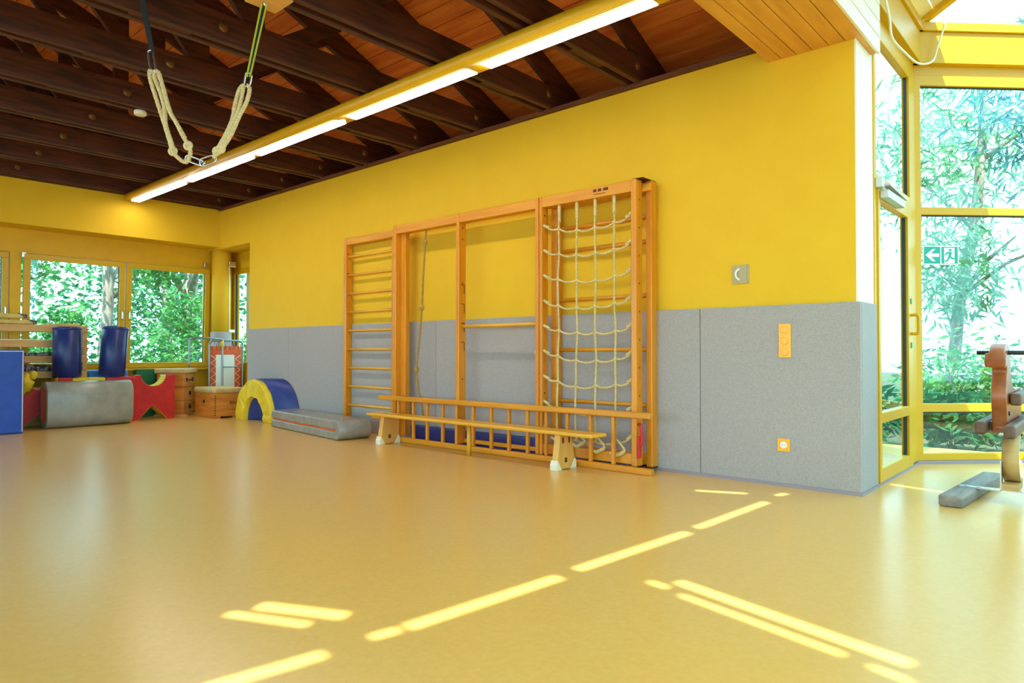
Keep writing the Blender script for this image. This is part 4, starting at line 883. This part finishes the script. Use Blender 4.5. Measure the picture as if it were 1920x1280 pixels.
def tree(name, x, y, h, tr, blobs, n, size, m, label, cat='tree', group=None, narrow=.5, droop=0., seed=1, lean=(0, 0)):
    rnd = random.Random(seed); o = thing(name, (x, y, -0.2), label, cat, group)
    if tr:
        P = [(x + lean[0] * i / 6 + rnd.uniform(-.05, .05), y + lean[1] * i / 6 + rnd.uniform(-.05, .05), -0.2 + (h + .2) * i / 6) for i in range(7)]
        MB().tube(spline(P, 3), [tr * (1 - .5 * i / 18) for i in range(19)], 10).build('trunk', 'bark', o)
        for k in range(5):
            b0 = Vector(P[2 + k % 4]); b1 = b0 + Vector((rnd.uniform(-1, 1), rnd.uniform(-1, 1), rnd.uniform(.4, 1.2))) * h * .22
            MB().tube([b0, b0.lerp(b1, .5) + Vector((0, 0, .1)), b1], [tr * .4, tr * .28, tr * .14], 7).build('branch', 'bark', o)
    mb = MB()
    for (cx, cy, cz, rx, ry, rz, f) in blobs: leaves(mb, (x + cx, y + cy, cz), (rx, ry, rz), int(n * f), size, rnd, narrow, droop)
    fastbuild(mb, 'foliage', m, o); return o
# beyond the far windows
tree('broadleaf_tree', -18.0, 5.72, 7, 0.15, [(0, -.3, 4.9, 2.4, 2.8, 1.6, .6), (0.5, -1.9, 3.0, 1.2, 1.2, .8, .25)], 3600, .17, 'leaf_green', 'tall tree whose pale trunk shows in the left far window', group='trees outside the far windows', seed=2)
tree('broadleaf_tree', -17.0, 7.25, 7, 0.24, [(0, 0, 4.8, 2.4, 2.4, 1.6, .6), (1.2, -1.2, 3.0, .9, .9, .7, .25)], 3600, .17, 'leaf_green', 'thick-trunked tree seen through the right far window', group='trees outside the far windows', seed=3)
tree('broadleaf_tree', -24.0, 3.0, 8, 0.2, [(0, 0, 3.5, 3.0, 4.5, 3.2, 1)], 3600, .24, 'leaf_deep', 'distant tree filling the background of the left far window', group='trees outside the far windows', seed=4)
tree('broadleaf_tree', -25.0, 9.8, 8, 0.2, [(0, 0, 3.3, 3.0, 4.0, 3.0, 1)], 3600, .24, 'leaf_deep', 'distant tree filling the background of the right far window', group='trees outside the far windows', seed=5)
for i, (x, y, rx, ry, hz, lab) in enumerate([(-15.6, 3.9, 1.0, 1.2, 1.3, 'leafy shrub outside the left far window'), (-15.2, 6.1, 1.0, 1.25, 1.55, 'leafy shrub outside the right far window'), (-16.0, 1.9, 1.0, 1.2, 1.2, 'leafy shrub outside behind the step boxes'), (-15.0, 8.2, .9, 1.0, 1.6, 'leafy shrub outside the niche window')]):
    tree('shrub', x, y, 1.5, 0.03, [(0, 0, hz * .5, rx, ry, hz * .75, .75), (.1, .3, hz * 1.15, rx * .6, ry * .6, hz * .5, .25)], 3000, .13, 'leaf_green', lab, 'shrub', 'shrubs outside the far windows', seed=10 + i)
# beyond the glazed bay
tree('willow_tree', -2.1, 12.6, 6, 0.10, [(0, 0, 4.2, 1.6, 1.4, 2.0, .7), (.3, -.6, 2.2, .9, .8, 1.0, .3)], 2600, .26, 'leaf_willow', 'slender willow-like tree seen through the door and angled pane', group='trees outside the glazed bay', narrow=.16, droop=.7, seed=21, lean=(.8, 0))
tree('willow_tree', 0.3, 13.6, 6, 0.08, [(0, 0, 4.0, 1.5, 1.4, 2.2, .7), (-.5, -.8, 2.0, .9, .8, 1.0, .3)], 2400, .26, 'leaf_willow', 'slender willow-like tree outside behind the seesaw rider', group='trees outside the glazed bay', narrow=.16, droop=.7, seed=22, lean=(-1.0, .3))
tree('willow_tree', -3.6, 11.0, 5, 0.07, [(0, 0, 3.4, 1.1, 1.2, 1.8, 1)], 1500, .24, 'leaf_willow', 'slender tree seen through the glass door', group='trees outside the glazed bay', narrow=.16, droop=.7, seed=23)
tree('willow_tree', -0.5, 11.2, 5, 0.05, [(0, 0, 4.4, 1.6, 1.2, 1.4, 1)], 1300, .24, 'leaf_blue', 'overhanging tree above the bay glass roof', group='trees outside the glazed bay', narrow=.16, droop=.7, seed=24)
for i, (x, y, rx, hz, m, lab) in enumerate([(-1.5, 9.7, .75, .55, 'leaf_deep', 'low bush outside at the foot of the angled pane'), (-0.3, 9.9, .8, .65, 'leaf_blue', 'bluish bush outside behind the seesaw rider'), (-2.6, 9.2, .8, .6, 'leaf_deep', 'low bush outside the glass door'), (0.9, 10.2, .9, .8, 'leaf_deep', 'low bush outside right of the seesaw rider'),
                                        (-1.6, 11.3, 1.1, 1.15, 'leaf_green', 'taller green bush outside behind the low bushes'), (0.2, 11.8, 1.1, 1.2, 'leaf_green', 'taller green bush outside under the slender trees'), (-3.4, 10.4, 1.0, 1.1, 'leaf_green', 'taller green bush outside the glass door')]):
    tree('shrub', x, y, .8, 0.02, [(0, 0, hz * .4, rx, rx * .8, hz * .8, 1)], 1700, .15, m, lab, 'shrub', 'shrubs outside the glazed bay', narrow=.3, seed=40 + i)
